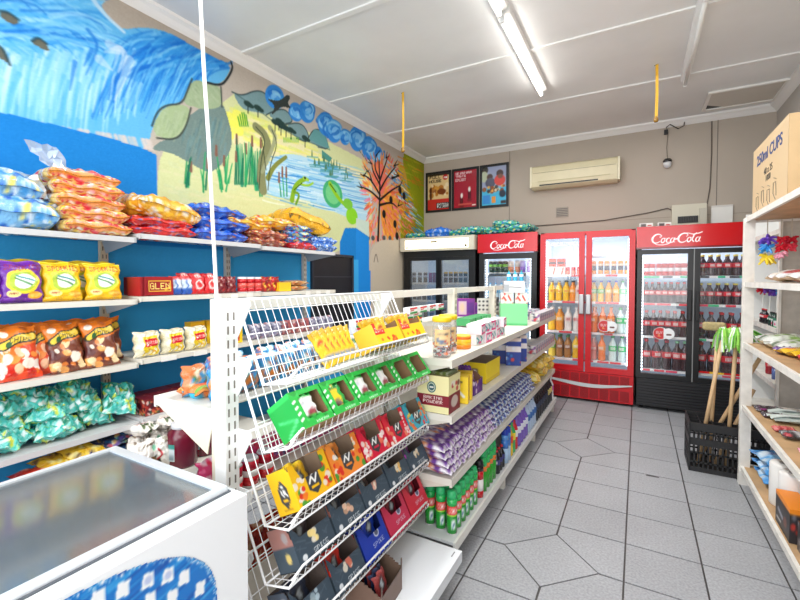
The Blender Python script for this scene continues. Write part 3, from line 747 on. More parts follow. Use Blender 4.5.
# ================================================================ SCRIPT LETTERING FOR THE FRIDGE SIGNS
def script_sign(w,h,cx,lw,bg=(200,8,22)):
    """Coca-Cola in flowing script on a red canvas, cx centre (share), lw lettering width in metres"""
    k=340/w if w<1.2 else 300
    W=int(w*k); Hh=int(h*k); c=Cv(W,Hh,bg)
    for y in range(0,Hh,3): c.rect(0,y/Hh,1,(y+.8)/Hh,tuple(int(q*.93) for q in bg),.5)
    s=lw/4.9; ox=w*cx-lw/2; oy=h*.80
    def T(P): return [((ox+(x+.22*y)*s)/w,(oy-y*s*1.02)/h) for x,y in P]
    def L(P,a,b=None): c.line(T(P),a*s*k,(255,255,255),1,(b if b is not None else a)*s*k)
    def arc(cx,cy,rx,ry,a0,a1,n=14): return [(cx+rx*math.cos(math.radians(a0+(a1-a0)*i/n)),cy+ry*math.sin(math.radians(a0+(a1-a0)*i/n))) for i in range(n+1)]
    L(arc(.55,.5,.46,.5,60,180),.09,.2); L(arc(.55,.5,.46,.5,180,320),.2,.07); L([(.78,.93),(.95,.8),(.86,.62),(.76,.7)],.09,.06)
    L([(.25,.06),(.7,-.2),(1.3,-.24),(1.75,-.14),(1.95,-.02)],.05,.12)
    for ox_ in (1.2,3.72): L(arc(ox_,.27,.17,.25,80,260),.07,.13); L(arc(ox_,.27,.17,.25,260,440),.13,.07); L([(ox_,.5),(ox_+.3,.5)],.05)
    L(arc(1.72,.27,.18,.25,60,200),.07,.13); L(arc(1.72,.27,.18,.25,200,320),.13,.05)
    for ax in (2.1,4.5): L(arc(ax,.26,.15,.25,60,220),.07,.13); L(arc(ax,.26,.15,.25,220,380),.13,.06); L([(ax+.2,.5),(ax+.16,.08),(ax+.32,.05)],.12,.06)
    L([(2.42,.36),(2.62,.44)],.14)
    L(arc(3.12,.48,.46,.5,70,180),.09,.2); L(arc(3.12,.48,.46,.5,180,320),.2,.07)
    L([(2.72,.74),(3.05,1.02),(3.5,.98),(4.0,.84),(4.5,.94),(4.75,1.06)],.05,.12); L([(3.36,.94),(3.5,.78),(3.4,.62)],.08,.06)
    L([(4.25,.98),(4.05,.78),(4.02,.2),(4.2,.04)],.06,.13); L([(4.05,.4),(4.2,.9),(4.28,.98)],.04)
    return c

# ================================================================ DISPLAY FRIDGES along the back wall
FYF,FYB=5.37,6.02     # front and back
def shell(t,x0,x1,z1,mt,toe=.06):
    d=FYB-FYF; m=MB(); k=.04
    m.box(x0,x0+k,0.03,d,toe,z1); m.box(x1-k,x1,0.03,d,toe,z1); m.box(x0,x1,d-k,d,toe,z1); m.box(x0,x1,.03,d,z1-k,z1); m.box(x0,x1,.03,d,toe,.34)
    part(m.build('cabinet',mt),t)
    m=MB(); e=k+.002
    m.box(x0+e,x1-e,d-k-.006,d-k-.002,.34,z1-k); m.box(x0+e-.001,x0+e+.003,.05,d-k,.34,z1-k); m.box(x1-e-.003,x1-e+.001,.05,d-k,.34,z1-k); m.box(x0+e,x1-e,.05,d-k,.342,.348); m.box(x0+e,x1-e,.05,d-k,z1-k-.006,z1-k-.002)
    part(m.build('liner',LINER),t)
    m=MB((24,24,24))
    for x in (x0+.06,x1-.06):
        for y in (.1,d-.08): m.lathe([(.02,0),(.02,toe+.005)],8,x,y)
    part(m.build('foot',BLACK),t)
def fshelf(t,x0,x1,z,strip=None):
    m=MB((225,230,235)); m.box(x0,x1,.09,.56,z-.008,z); o=part(m.build('shelf',PAINT),t)
    m=MB((240,240,240)); m.box(x0,x1,.08,.09,z-.022,z+.004)
    if strip:
        x=x0+.02
        while x<x1-.08:
            w=rng.uniform(.06,.16); m.box(x,min(x1,x+w),.077,.08,z-.02,z+.002,strip[int(rng.integers(len(strip)))]); x+=w+rng.uniform(0,.08)
    part(m.build('price_strip',PAINT),o)
def door(t,x0,x1,z0,z1,fr,mt,glass=GLASS,handle=None,led=True,y=.0):
    m=MB(); m.box(x0,x0+fr,y,y+.045,z0,z1); m.box(x1-fr,x1,y,y+.045,z0,z1); m.box(x0+fr,x1-fr,y,y+.045,z0,z0+fr); m.box(x0+fr,x1-fr,y,y+.045,z1-fr,z1)
    d=part(m.build('door',mt),t)
    m=MB(); m.box(x0+fr,x1-fr,y+.02,y+.024,z0+fr,z1-fr); part(m.build('pane',glass),d)
    if handle:
        hx,hz0,hz1,hm=handle; m=MB(); hw=.027 if hm.name.startswith('silver') else .018; m.rbox(hx-hw,hx+hw,y-.03,y,hz0,hz1,.008); part(m.build('handle',hm),d)
    return d
def led(t,xs,z0,z1,kind='dots'):
    for x in xs:
        m=MB(); z=z0
        while z<z1: m.box(x-.008,x+.008,.055,.065,z,z+.018); z+=.034
        part(m.build('led_strip',LED),t)
def fridge_light(x,w,z,e,c=(.9,.96,1)):
    L=bpy.data.lights.new('fridge_lamp','AREA'); L.shape='RECTANGLE'; L.size=w; L.size_y=.2; L.energy=e; L.color=c
    o=bpy.data.objects.new('fridge_lamp',L); o.location=(x,FYF+.25,z); col.objects.link(o)
# A: dark two-door cooler with a cream light box
fa=thing('display_fridge','black two-door display fridge with a lit cream light box on top','fridge',(0,FYF,0))
shell(fa,-2.96,-1.88,2.0,BLACK)
for x0,x1 in ((-2.9,-2.41),(-2.42,-1.93)): door(fa,x0,x1,.36,1.745,.045,BLACK,y=-.0 if x0<-2.5 else .0,glass=glassy('cooler_glass_%d'%int(-x0*10),(120,130,140),.8,.03,.12))
m=MB(); m.box(-2.96,-1.88,-.01,.03,1.745,1.83); m.box(-2.96,-2.9,-.005,.03,.1,1.76); m.box(-1.93,-1.88,-.005,.03,.1,1.76); part(m.build('frame',BLACK),fa)
m=MB((206,200,180)); m.box(-2.98,-1.87,-.08,.03,1.83,2.02); part(m.build('light_box',PAINT),fa)
m=MB((255,240,206)); m.rbox(-2.90,-1.95,-.087,-.075,1.86,1.985,.004); part(m.build('lit_panel',mat('lit_panel',(255,240,206),.5,emit=2.2)),fa)
m=MB((40,38,34)); m.box(-2.0,-1.97,-.089,-.087,1.87,1.9); m.box(-2.5,-2.4,-.089,-.087,1.94,1.96); m.box(-2.88,-2.85,-.089,-.087,1.87,1.89); part(m.build('fixing',PAINT),fa)
for z in (1.385,1.135,.88,.6): fshelf(fa,-2.91,-1.93,z)
m=MB((20,20,22)); m.box(-2.95,-1.89,-.0,.03,.05,.35)
for k in range(8): m.box(-2.9,-1.94,-.008,0,.08+k*.03,.095+k*.03)
part(m.build('lower_grille',PAINT),fa)
fridge_light(-2.42,.8,1.93,1.6,(1,.95,.85))
# B: single-door red-topped cooler
fb=thing('display_fridge','narrow black single-door display fridge under a red script sign','fridge',(0,FYF,0))
shell(fb,-1.83,-1.09,2.0,BLACK)
door(fb,-1.83,-1.09,.36,1.77,.07,BLACK); led(fb,(-1.745,-1.175),.45,1.7)
m=MB(); m.panel((-1.84,-.032,1.785),(.76,0,0),(0,0,.235),script_sign(.76,.235,.5,.44)); m.box(-1.84,-1.08,-.03,.03,1.78,2.02,(190,10,24)); part(m.build('sign',GLOSS),fb)
for z in (1.516,1.17,.9,.62): fshelf(fb,-1.785,-1.135,z)
m=MB((22,22,24)); m.box(-1.82,-1.1,0,.03,.05,.35)
for k in range(8): m.box(-1.8,-1.12,-.008,0,.08+k*.03,.095+k*.03)
part(m.build('lower_grille',PAINT),fb)
fridge_light(-1.46,.55,1.93,2.2)
# C: red two-door
fc=thing('display_fridge','bright red two-door display fridge with silver wave on its base','fridge',(0,FYF,0))
shell(fc,-1.05,-.03,2.0,REDP)
SIL=mat('silver_handle',(176,176,178),.3,.7)
door(fc,-1.05,-.548,.35,1.985,.062,REDP,handle=(-.578,1.03,1.26,SIL)); door(fc,-.532,-.03,.35,1.985,.062,REDP,handle=(-.502,1.03,1.26,SIL))
led(fc,(-.985,-.095),.45,1.9)
for z in (1.49,1.17,.805,.475): fshelf(fc,-1.005,-.07,z,[(220,30,50),(240,230,230),(230,60,80)])
m=MB((198,10,26)); m.box(-1.05,-.03,-.005,.03,.03,.345)
for r in range(2):
    for k in range(9):
        x=-1.0+k*.105; z=.05+r*.165
        m.box(x,x+.088,-.009,-.005,z,z+.115,(140,6,20))
        for q in range(9): m.box(x+.004,x+.084,-.013,-.009,z+.006+q*.012,z+.011+q*.012,(176,10,26))
part(m.build('lower_grille',PAINT),fc)
W=[(-1.04+i*1.0/24,) for i in range(25)]
top=[(x[0],.222+.018*math.sin((x[0]+1.04)*5.6+1.4)+.012) for x in W]; bot=[(x[0],z-.012-.03*math.sin(PI*i/24)) for i,(x,(xx,z)) in enumerate(zip(W,top))]
m=MB((204,208,210)); m.prism(top+bot[::-1],1,-.018,-.013); part(m.build('wave_stripe',GLOSS),fc)
c=Cv(90,10,(236,242,248)); c.text('ON THE FEELING',.5,.5,.8,(130,140,150),.95); m=MB(); m.panel((-.96,.017,1.84),(.33,0,0),(0,0,.04),c); part(m.build('lettering',GLOSS),fc)
m=MB((206,212,218)); m.lathe([(.12,0),(.12,.02),(.09,.05)],16); o=part(m.build('fan_cover',PAINT),fc); o.location=(-.46,.3,1.7)
fridge_light(-.54,.8,1.93,3.2)
# D: black two-door with wide red sign
fd=thing('display_fridge','wide black two-door display fridge under a red script sign','fridge',(0,FYF,0))
shell(fd,-.01,1.05,2.0,BLACK)
door(fd,-.01,.505,.35,1.76,.05,BLACK,handle=(.475,1.0,1.32,DARK)); door(fd,.515,1.05,.35,1.76,.05,BLACK,handle=(.545,1.0,1.32,DARK))
m=MB((150,150,150)); m.box(.506,.514,.0,.03,.35,1.76); part(m.build('mullion',PAINT),fd)
led(fd,(.045,1.0),.42,1.7)
for z in (1.47,1.17,.805,.435): fshelf(fd,.03,1.01,z,[(230,40,70),(40,180,120),(240,240,240),(236,60,100)] if z<1.4 else [(60,60,70),(50,190,140)])
m=MB(); m.panel((-.02,-.034,1.785),(1.08,0,0),(0,0,.215),script_sign(1.08,.215,.33,.45)); m.box(-.02,1.06,-.032,.03,1.775,2.01,(190,10,24)); m.box(-.02,1.06,-.036,-.03,1.765,1.785,(120,20,26)); part(m.build('sign',GLOSS),fd)
m=MB((22,22,24)); m.box(0,1.04,0,.03,.04,.345)
for k in range(9): m.box(.01,1.03,-.012,0,.06+k*.031,.078+k*.031,(34,34,38))
part(m.build('lower_grille',PAINT),fd)
m=MB((210,30,30)); m.box(.57,.98,.014,.018,.455,.475); m.box(.66,.78,.012,.014,.455,.475,(240,200,60)); part(m.build('sticker_strip',GLOSS),fd)
fridge_light(.52,.85,1.93,4.5)
def sticker(par,x,z):
    c=Cv(60,40,(235,238,240)); c.ell(.34,.5,.32,.46,(200,20,24)); c.rect(.5,0,1,1,(228,232,236)); c.ell(.74,.5,.25,.4,(238,240,242)); c.text('BUY',.3,.42,.2,(255,255,255),.3); c.text('1L',.3,.66,.16,(255,220,120),.16); c.line([(.66,.58),(.82,.58)],5,(90,40,30)); c.ell(.3,.5,.27,.38,(200,20,24),0,.0001)
    m=MB(); m.panel((x,.016,z),(.2,0,0),(0,0,.135),c,keep=lambda u,v:((u-.36)/.36)**2+((v-.5)/.5)**2<1 or ((u-.72)/.28)**2+((v-.5)/.44)**2<1)
    part(m.build('sticker',GLOSS),par)
sticker(fc,-.40,.83); sticker(fd,.15,.78)

# ================================================================ RIGHT-HAND SHELVES
r=thing('wooden_shelf_unit','white-painted wooden shelf unit with pine boards along the right wall','shelving')
RX0,RX1,RYN,RYF=.66,1.285,1.2,3.76
m=MB(); m.box(RX0-.025,RX0+.035,RYF-.045,RYF,0,1.86); m.box(RX0-.026,RX0+.036,RYF-.046,RYF+.001,0,.06,(180,140,90)); part(m.build('post',WOODP),r)
m=MB(); m.box(RX1-.04,RX1,RYF-.045,RYF,0,1.86); part(m.build('post',WOODP),r)
m=MB(); m.box(RX0,RX0+.035,2.4-.02,2.4+.02,0,.55); part(m.build('post',WOODP),r)
for z in (1.86,1.415,.995,.56,.13):
    m=MB(); m.box(RX0,RX1,RYN,RYF,z-.016,z); o=part(m.build('shelf',PINE),r)
    m=MB(); m.box(RX0-.018,RX0,RYN,RYF-.0,z-.03,z+.004); m.box(RX0-.018,RX1,RYF,RYF+.016,z-.03,z+.004); part(m.build('edge_strip',WOODP),o)
m=MB(); m.box(RX1,RX1+.012,RYN,RYF,.1,1.86); part(m.build('back_board',mat('grey_board',(196,188,178),.7,var=.15,scale=10)),r)
f=thing('corner_shelf_unit','white shelf unit in the corner behind the wooden shelves','shelving')
BD=mat('mottled_board',(192,184,174),.7,var=.14,scale=18)
m=MB(); m.box(.9,1.28,4.0,4.02,0,1.98); part(m.build('end_panel',BD),f)
m=MB(); m.box(.885,.9,3.99,4.03,0,1.98); part(m.build('edge_strip',WOODP),f)
m=MB(); m.box(.9,1.28,5.2,5.22,0,2.06); part(m.build('end_panel',WHITE),f)
m=MB(); m.box(1.27,1.285,4.02,5.2,0,2.0); part(m.build('back_board',WHITE),f)
for z in (1.8,1.40,1.07,.66,.3):
    m=MB(); m.box(.9,1.27,4.02,5.2,z-.02,z); m.box(.885,.9,4.02,5.2,z-.03,z+.005); part(m.build('shelf',WOODP),f)
# ================================================================ PRODUCT SHAPES
def pillow(w,h,t,cv,seed=0,nu=20,nv=22,lump=.0,seam=.05,pinch=.05,back=None,full=3):
    """a filled bag: front painted, standing on z=0, front towards -Y"""
    R=np.random.default_rng(seed+11); m=MB()
    u=np.linspace(-1,1,nu); v=np.linspace(-1,1,nv); UU,VV=np.meshgrid(u,v); v=v if full<4 else np.sin(v*PI/2)*.55+v*.45; u=u if full<4 else np.sin(u*PI/2)*.5+u*.5; U,V=np.meshgrid(u,v)
    V2=np.clip(np.abs(V)/(1-seam),0,1)
    T=np.sqrt(np.clip(1-np.abs(U)**full,0,1))*np.sqrt(np.clip(1-V2**(full-.4),0,1))*t/2
    N=np.zeros_like(U)
    for _ in range(7):
        a,b,p=R.uniform(1,7),R.uniform(1,7),R.uniform(0,6); N+=np.sin(a*U+p)*np.sin(b*V+p*1.7)*R.uniform(.2,1)
    N2=np.zeros_like(U)
    for _ in range(9):
        a,b,p=R.uniform(-22,22),R.uniform(-22,22),R.uniform(0,6); N2+=np.sin(a*U+b*V+p)
    T=T*(1+.13*N/2)+lump*N2*.3*np.sqrt(np.clip(1-np.abs(U)**3,0,1))*np.clip(1-V2**6,0,1)
    T=np.maximum(T,.0008)
    X=U*w/2*(1-pinch*(1-V2**2)*0+pinch*np.where(V2>.85,.6,0)-pinch*.8*(1-np.abs(V)))+.004*np.sin(9*V+seed)
    Z=(V+1)/2*h*(1-.02*np.cos(5*U+seed))+h*.01
    sh=.006*np.sin(7*U+seed)*(V2>.8)
    F=np.stack([X,-T+sh,Z],-1); B=np.stack([X,T+sh,Z],-1)
    C=cv.at((UU+1)/2,(VV+1)/2)
    m.surf(F,C); m.surf(B,C[:, ::-1] if back is None else np.tile(np.asarray(back,float),(nv,nu,1)),flip=True)
    return m
def proto(m,name,mt,cat,label='-'):
    o=m.build(name,mt); return tag(o,label,cat)
def bottle(name,h,r,liq,lab,cap,cat='bottle',n=12,labz=(.40,.60),clear=False,labtxt=None):
    m=MB(liq)
    neck=h*.86
    m.lathe([(r*.8,0),(r*.98,h*.03),(r,h*.1),(r*.93,h*.3),(r,h*.5),(r*.98,h*.62),(r*.75,h*.72),(r*.42,h*.80),(r*.36,neck),(r*.36,h*.93)],n)
    o=m.build(name,GLOSS if not clear else CLEARP); tag(o,'-',cat)
    m=MB(lab); z0,z1=labz; q=MB()
    dk=tuple(max(0,x-60) for x in lab)
    m.lathe([(r*1.015,h*z0),(r*1.03,h*(z0+.01)),(r*1.03,h*z1),(r*1.01,h*(z1+.01))],n)
    # lettering band on the label, facing front
    for k in range(5): a=-PI/2+(k-2)*.24; m.box(r*1.035*math.cos(a)-.0012-r*.05,r*1.035*math.cos(a)+r*.05,r*1.04*math.sin(a)-.001,r*1.04*math.sin(a)+.001,h*((z0+z1)/2-.05),h*((z0+z1)/2+.06),labtxt or (245,240,235))
    part(m.build('label',PAINT),o)
    m=MB(cap); m.lathe([(r*.42,h*.92),(r*.44,h*.93),(r*.44,h*.995),(r*.38,h)],10); part(m.build('cap',PAINT),o)
    return o
CLEARP=glassy('clear_plastic',(205,225,228),.55,.08,.14)
def can(name,h,r,bands,cat='can',top=(200,200,204),n=14,nozzle=None):
    """bands [(z0,z1,colour)] as shares of the height"""
    m=MB()
    for z0,z1,c in bands:
        m.lathe([(r,h*z0),(r,h*z1)],n,c=c)
    o=m.build(name,GLOSS); tag(o,'-',cat)
    m=MB(top)
    if nozzle: m.lathe([(r*.98,h*bands[-1][1]),(r*.95,h*.9),(r*.8,h*.98),(r*.7,h)],n,c=nozzle); m.box(-.004,.006,-r*.9,-r*.4,h*.9,h*.96)
    else: m.lathe([(r,h*bands[-1][1]),(r*.85,h),(r*.8,h*.99)],n)
    part(m.build('cap' if nozzle else 'lid',PAINT),o)
    return o
def carton_box(w,d,h,front,side=None,top=None,c=(200,180,140)):
    """closed printed box, front towards -Y, base centre at origin"""
    m=MB(c); side=side or front
    m.panel((-w/2,-d/2,0),(w,0,0),(0,0,h),front)
    m.panel((w/2,-d/2,0),(0,d,0),(0,0,h),side); m.panel((-w/2,d/2,0),(0,-d,0),(0,0,h),side)
    m.panel((w/2,d/2,0),(-w,0,0),(0,0,h),front)
    if top is not None: m.panel((-w/2,-d/2,h),(w,0,0),(0,d,0),top if isinstance(top,Cv) else Cv(2,2,top))
    else: m.box(-w/2,w/2,-d/2,d/2,h-.001,h,c)
    m.box(-w/2,w/2,-d/2,d/2,0,.001,c)
    return m
def cutbox(w,d,h,front,side,notch,slope=.5,inner=(150,118,84),low=.55,nu=80,nv=60,closed=False):
    """shelf-ready display carton: notch(u,v) says which cells of the front are cut away; sides slope to the lower front"""
    m=MB(inner)
    kf=lambda u,v: not notch(u,v)
    m.panel((-w/2,-d/2,0),(w,0,0),(0,0,h),front,nu,nv,kf); m.panel((-w/2+.001,-d/2+.0025,0),(w-.002,0,0),(0,0,h),None,nu,nv,kf)
    ks=(lambda u,v:True) if closed else (lambda u,v: v<low+(1-low)*min(1,u/slope) )
    for s in (1,-1):
        m.panel((s*w/2,-d/2,0),(0,d,0),(0,0,h),side,20,20,ks); m.panel((s*(w/2-.0025),-d/2,0),(0,d,0),(0,0,h),None,20,20,ks)
    m.panel((-w/2,d/2,0),(w,0,0),(0,0,h),Cv(2,2,tuple(side.a[1,1]))); m.panel((-w/2,d/2-.0025,0),(w,0,0),(0,0,h),Cv(2,2,inner))
    m.box(-w/2,w/2,-d/2,d/2,0,.002)
    if closed: m.box(-w/2,w/2,-d/2,d/2,h-.002,h,tuple(side.a[1,1]))
    return m

# ---------------------------------------------------------------- printed designs
def cv_crisps(bg,txt,sub,oval,seed,dark):
    c=Cv(40,48,bg,3); c.rect(0,0,1,.05,tuple(min(255,x+30) for x in bg)).rect(0,.95,1,1,tuple(max(0,x-30) for x in bg))
    c.ell(.5,.5,.40,.30,(250,226,60)); c.ell(.5,.5,.34,.24,(180,205,70)); c.ell(.52,.5,.24,.18,oval); c.line([(.3,.42),(.7,.6)],2,(90,150,90)); c.line([(.36,.36),(.74,.5)],2,(70,150,150))
    c.text(txt,.5,.17,.13,dark,.82); c.ell(.25,.8,.16,.08,(250,230,150)); c.text(sub,.25,.8,.05,dark,.2); c.ell(.75,.84,.18,.09,(236,170,40)); c.line([(.6,.84),(.9,.82)],3,(246,200,90)); return c
def cv_cheese(food,seed):
    c=Cv(40,54,(238,122,28),3); c.rect(0,.34,1,1,food[0]); c.blobs(26,food[1:],.05,.13,(0,.42,1,1),.95,1.3)
    c.poly([(0,.3),(.5,.42),(1,.3),(1,0),(0,0)],(238,126,30)); c.line([(.14,.36),(.4,.28),(.9,.20)],10,(40,40,30)); c.line([(.16,.355),(.4,.275),(.88,.20)],7,(238,200,50)); c.text('CHIPS',.55,.27,.10,(40,50,30),.5)
    c.ell(.2,.13,.12,.06,(255,236,220)); c.ell(.28,.34,.07,.06,(30,90,40)); c.ell(.7,.72,.16,.1,(250,236,220)); return c
def cv_mix(bg,pal,n=60,r=(.02,.07),w=40,h=40,band=None,stretch=1.6):
    c=Cv(w,h,bg); c.blobs(n,pal,r[0],r[1],al=.9,stretch=stretch)
    if band: 
        for (z,hh,cc) in band: c.rect(0,z,1,z+hh,cc)
    return c
PROT={}
def lie(o_proto,x,y,z,w_up,rz=PI/2,tilt=0,yaw=0,label=None,cat=None,group=None,roll=0):
    """lay a bag down, printed side up; x is its front edge"""
    return put(o_proto,(x,y,z+w_up/2),(-PI/2+tilt,roll,rz+yaw),label,cat,group)
from mathutils import Euler

# ================================================================ LEFT WALL: TOP SHELF, bulk bags
def bulk(bg,pal,w,h,t,seed,n=80,band=None,r=(.02,.06),mt=CRINK):
    return proto(pillow(w,h,t,cv_mix(bg,pal,int(n*3.6),(r[0]*.5,r[1]*.5),72,72,band),seed,52,52,lump=.010,pinch=.02,full=6,seam=.02),'bulk_bag',mt,'bag')
bl=bulk((120,180,226),[(240,244,250),(20,90,190),(60,150,220),(230,240,250),(250,220,80),(210,230,245)],.42,.34,.17,1)
X0=-2.60
lie(bl,X0,.84,1.69,.15,label='pale blue bulk bag of snacks at the shelf end, lower of two',group=None)
lie(bl,X0-.03,.80,1.825,.13,yaw=.15,tilt=.05,label='pale blue bulk bag of snacks at the shelf end, upper of two')
bl2=bulk((40,120,210),[(240,244,250),(20,70,180),(60,150,220),(250,220,80)],.30,.3,.10,2)
lie(bl2,X0-.06,.96,1.74,.08,yaw=-.1,tilt=.1,label='bright blue bulk bag leaning beside the stack of yellow and red bags')
yr=[bulk((240,206,120),[(244,240,232),(250,214,60),(206,20,50),(240,160,40),(240,232,226),(214,40,60),(248,246,240)],.34,.34,.085,3+k,110,[(.94,.02,(222,40,60)),(.97,.03,(240,150,40)),(.86,.015,(220,50,60))]) for k in range(2)]
nm=['lowest bag','second bag from the bottom','middle bag','second bag from the top','topmost bag']
for k in range(5):
    lie(yr[k%2],X0+.01-.012*k,1.235-.012*k,1.69+.069*k,.075,yaw=rng.uniform(-.08,.08),tilt=0 if k<4 else -.04,label='yellow and red bulk snack pack, %s of the tall stack'%nm[k])
# loose clear plastic ends of two of the bags
def flap(x,y,z,lab):
    m=MB(); P=np.zeros((6,7,3))
    for j in range(6):
        for i in range(7): P[j,i]=(rng.uniform(-.012,.012),(i/6-.5)*(.10+.04*j/5)+rng.uniform(-.008,.008)-j*.014,j*.022+rng.uniform(-.008,.008))
    m.surf(P,smooth=False); o=m.build('plastic_wrapper',glassy('wrapper_%d'%int(z*100),(230,236,240),.55,.15,.25)); o.location=(x,y,z); tag(o,lab,'wrapper')
flap(-2.66,1.06,2.02,'crumpled clear plastic wrapper end on the tall stack of snack bags')
flap(-2.68,.98,1.86,'crumpled clear plastic wrapper end above the pale blue bags')
rb=bulk((214,40,40),[(230,60,60),(240,200,190),(90,130,200),(236,90,40),(200,20,30),(240,150,120)],.40,.34,.07,7)
for k in range(2): lie(rb,X0+.015,1.60,1.715+.052*k,.055,yaw=(-.12,.06)[k],label='red bulk bag beneath the big yellow bag, %s one'%('lower','upper')[k])
yb=bulk((226,160,40),[(240,232,220),(250,190,50),(236,140,30),(240,234,226),(250,214,90)],.44,.34,.14,8,70)
lie(yb,X0+.03,1.64,1.82,.13,yaw=.1,roll=.12,tilt=-.04,label='big golden bulk bag on the red bags, top shelf')
bb=bulk((24,84,200),[(20,60,180),(240,240,244),(60,120,220),(30,40,120),(220,120,60),(40,100,210)],.46,.34,.095,9,90)
for k in range(3): lie(bb,X0+.0,2.03,1.712+.083*k,.085,yaw=(.03,-.05,.08)[k],label='deep blue bulk bag on the top shelf, %s of its stack of three'%('bottom','middle','top')[k])
br=bulk((150,70,50),[(190,60,50),(236,220,210),(120,50,40),(240,180,90),(206,120,90)],.38,.32,.07,10,110)
for k in range(2): lie(br,X0,2.48,1.715+.058*k,.055,yaw=(.02,-.06)[k],label='brown and red bulk bag beside the deep blue stack, %s one'%('lower','upper')[k])
yw=bulk((240,180,50),[(244,238,230),(250,190,60),(236,150,40),(200,60,40),(244,236,226)],.44,.34,.085,12,80)
lie(yw,X0-.02,2.32,1.83,.07,yaw=.1,roll=.06,label='yellow and white bulk bag lying across the brown bags'); lie(yw,X0-.01,2.55,1.875,.07,yaw=-.1,tilt=-.03,label='yellow and white bulk bag, higher one behind the brown bags')
br2=bulk((40,120,200),[(200,40,50),(60,150,220),(240,220,90),(236,236,240),(20,90,180)],.34,.32,.065,13,110)
rd2=bulk((206,26,34),[(230,50,50),(180,16,26),(240,190,180),(90,140,210)],.34,.30,.06,14,60)
lie(rd2,X0+.02,2.87,1.705,.055,roll=.02,label='glossy red bag at the shelf front, under the blue and red packs')
for k in range(3): lie(br2,X0-.01,2.85,1.76+.052*k,.05,yaw=(.05,-.06,.03)[k],label='blue and red multipack below the big golden bag, %s of three'%('bottom','middle','top')[k])
gb=bulk((240,176,30),[(250,200,60),(236,160,20),(250,220,120),(60,60,50),(240,240,236)],.50,.36,.17,15,26)
lie(gb,X0-.02,3.0,1.90,.15,yaw=-.12,roll=.2,tilt=-.06,label='big golden bag slumping at the far end of the top shelf')
b5=bulk((60,120,210),[(180,205,236),(40,90,190),(230,236,244),(90,150,220)],.32,.3,.08,16,90)
lie(b5,X0+.03,3.16,1.705,.07,yaw=.05,label='crumpled blue wrapped bag, at the far end shelf edge'); lie(b5,X0-.02,3.18,1.77,.07,yaw=-.2,label='crumpled blue wrapped bag, under the big golden bag')

# ================================================================ LEFT WALL: crisps, noodles, chocolate, popcorn
def std(w,h,t,cv,seed,name='crisp_bag',cat='crisps',mt=FOIL,**k): return proto(pillow(w,h,t,cv,seed,**k),name,mt,cat)
pu=std(.17,.205,.07,cv_crisps((110,40,160),'SPOOKIES','CHEESE',(240,246,240),1,(150,20,40)),1,nu=60,nv=60)
ye=std(.175,.205,.07,cv_crisps((246,196,20),'SPOOKIES','CHEESE',(246,248,240),2,(170,30,30)),2,nu=60,nv=60)
def stand(p,x,y,z,lean=.12,yaw=0,label=None,group=None,rz=PI/2): return put(p,(x,y,z),Euler((-lean,0,rz+yaw)).to_quaternion() if False else (-lean,0,rz+yaw),label,None,group)
stand(pu,-2.64,.735,1.322,label='purple crisp bag at the shelf edge, first one, partly out of view'); stand(pu,-2.64,.895,1.322,.14,.03,'purple crisp bag standing beside the yellow ones')
stand(ye,-2.65,1.07,1.322,.14,.04,'yellow crisp bag standing next to the purple one'); stand(ye,-2.65,1.265,1.322,.12,-.12,'yellow crisp bag at the end of its shelf by the post')
for k in range(3): stand(ye,-2.74-.045*k,1.19+.02*k,1.322,.06,.3,'yellow crisp bag turned sideways between the front two',group='yellow crisp bags wedged behind the front pair')
for k in range(5): stand(ye,-2.80,.80+.13*k,1.335,.05,.03,'yellow crisp bag in the back row, only its top edge showing',group='yellow crisp bags of the back row')
o1=std(.17,.265,.07,cv_cheese([(226,70,30),(240,120,40),(250,200,160),(210,40,24),(250,150,60),(240,230,220)],1),3,nu=50,nv=56); o2=std(.165,.265,.07,cv_cheese([(120,60,40),(240,170,90),(250,220,170),(90,40,40),(230,130,60),(246,236,220)],2),4,nu=50,nv=56)
stand(o1,-2.65,.72,.942,.2,.0,'orange crisp bag with red print, nearest on its shelf'); stand(o1,-2.64,.88,.942,.25,.03,'orange crisp bag with red print, second on its shelf')
stand(o1,-2.68,1.0,.942,.28,-.1,'orange crisp bag with red print, tucked behind the brown ones'); stand(o2,-2.64,1.085,.942,.33,.1,'orange and brown crisp bag leaning, second from the shelf end'); stand(o2,-2.64,1.25,.942,.33,-.05,'orange and brown crisp bag leaning at the shelf end')
for k in range(5): stand(o1 if k<3 else o2,-2.78,.82+.13*k,.945,.2,rng.uniform(-.1,.1),'orange crisp bag in the back row, only its top edge showing',group='orange crisp bags of the back row')
tc=cv_mix((60,190,176),[(40,160,150),(110,214,200),(24,120,90),(236,240,230),(220,220,60),(90,200,190),(240,250,250)],150,(.012,.05),64,64,stretch=2.2)
tl=[std(.17,.24,.085,tc,20+k,'teal_sweet_bag','bag',CRINK,lump=.016,nu=34,nv=34,full=4) for k in range(2)]
tp=[(.66,0,.3,.2),(.78,.0,.2,-.3),(.90,.0,.15,.4),(1.01,.0,.1,-.2),(1.12,0,.2,.5),(1.24,.0,.25,.1),(1.33,.02,.5,-.2),(.72,.075,.35,.5),(.86,.07,.2,.0),(.98,.08,.3,-.5),(1.10,.08,.4,.2),(1.22,.06,.6,.4),(.92,.14,.2,.2),(1.04,.135,.3,.6)]
for k,(y,dz,ti,ya) in enumerate(tp):
    put(tl[k%2],(-2.62-.02*(k%3)-dz*.6,y,.60+dz+.03),(-PI/2+ti*1.3,rng.uniform(-.35,.35),PI/2+ya*1.2),'shiny teal sweet bag in the heap on the lower shelf, %s one along'%ORD[k],None,'teal sweet bags heaped on the lower shelf')
pp=std(.17,.2,.06,cv_mix((110,40,170),[(90,30,150),(150,80,200),(240,210,60),(240,230,240)],30,(.03,.08)),25,'purple_sweet_bag','bag',CRINK)
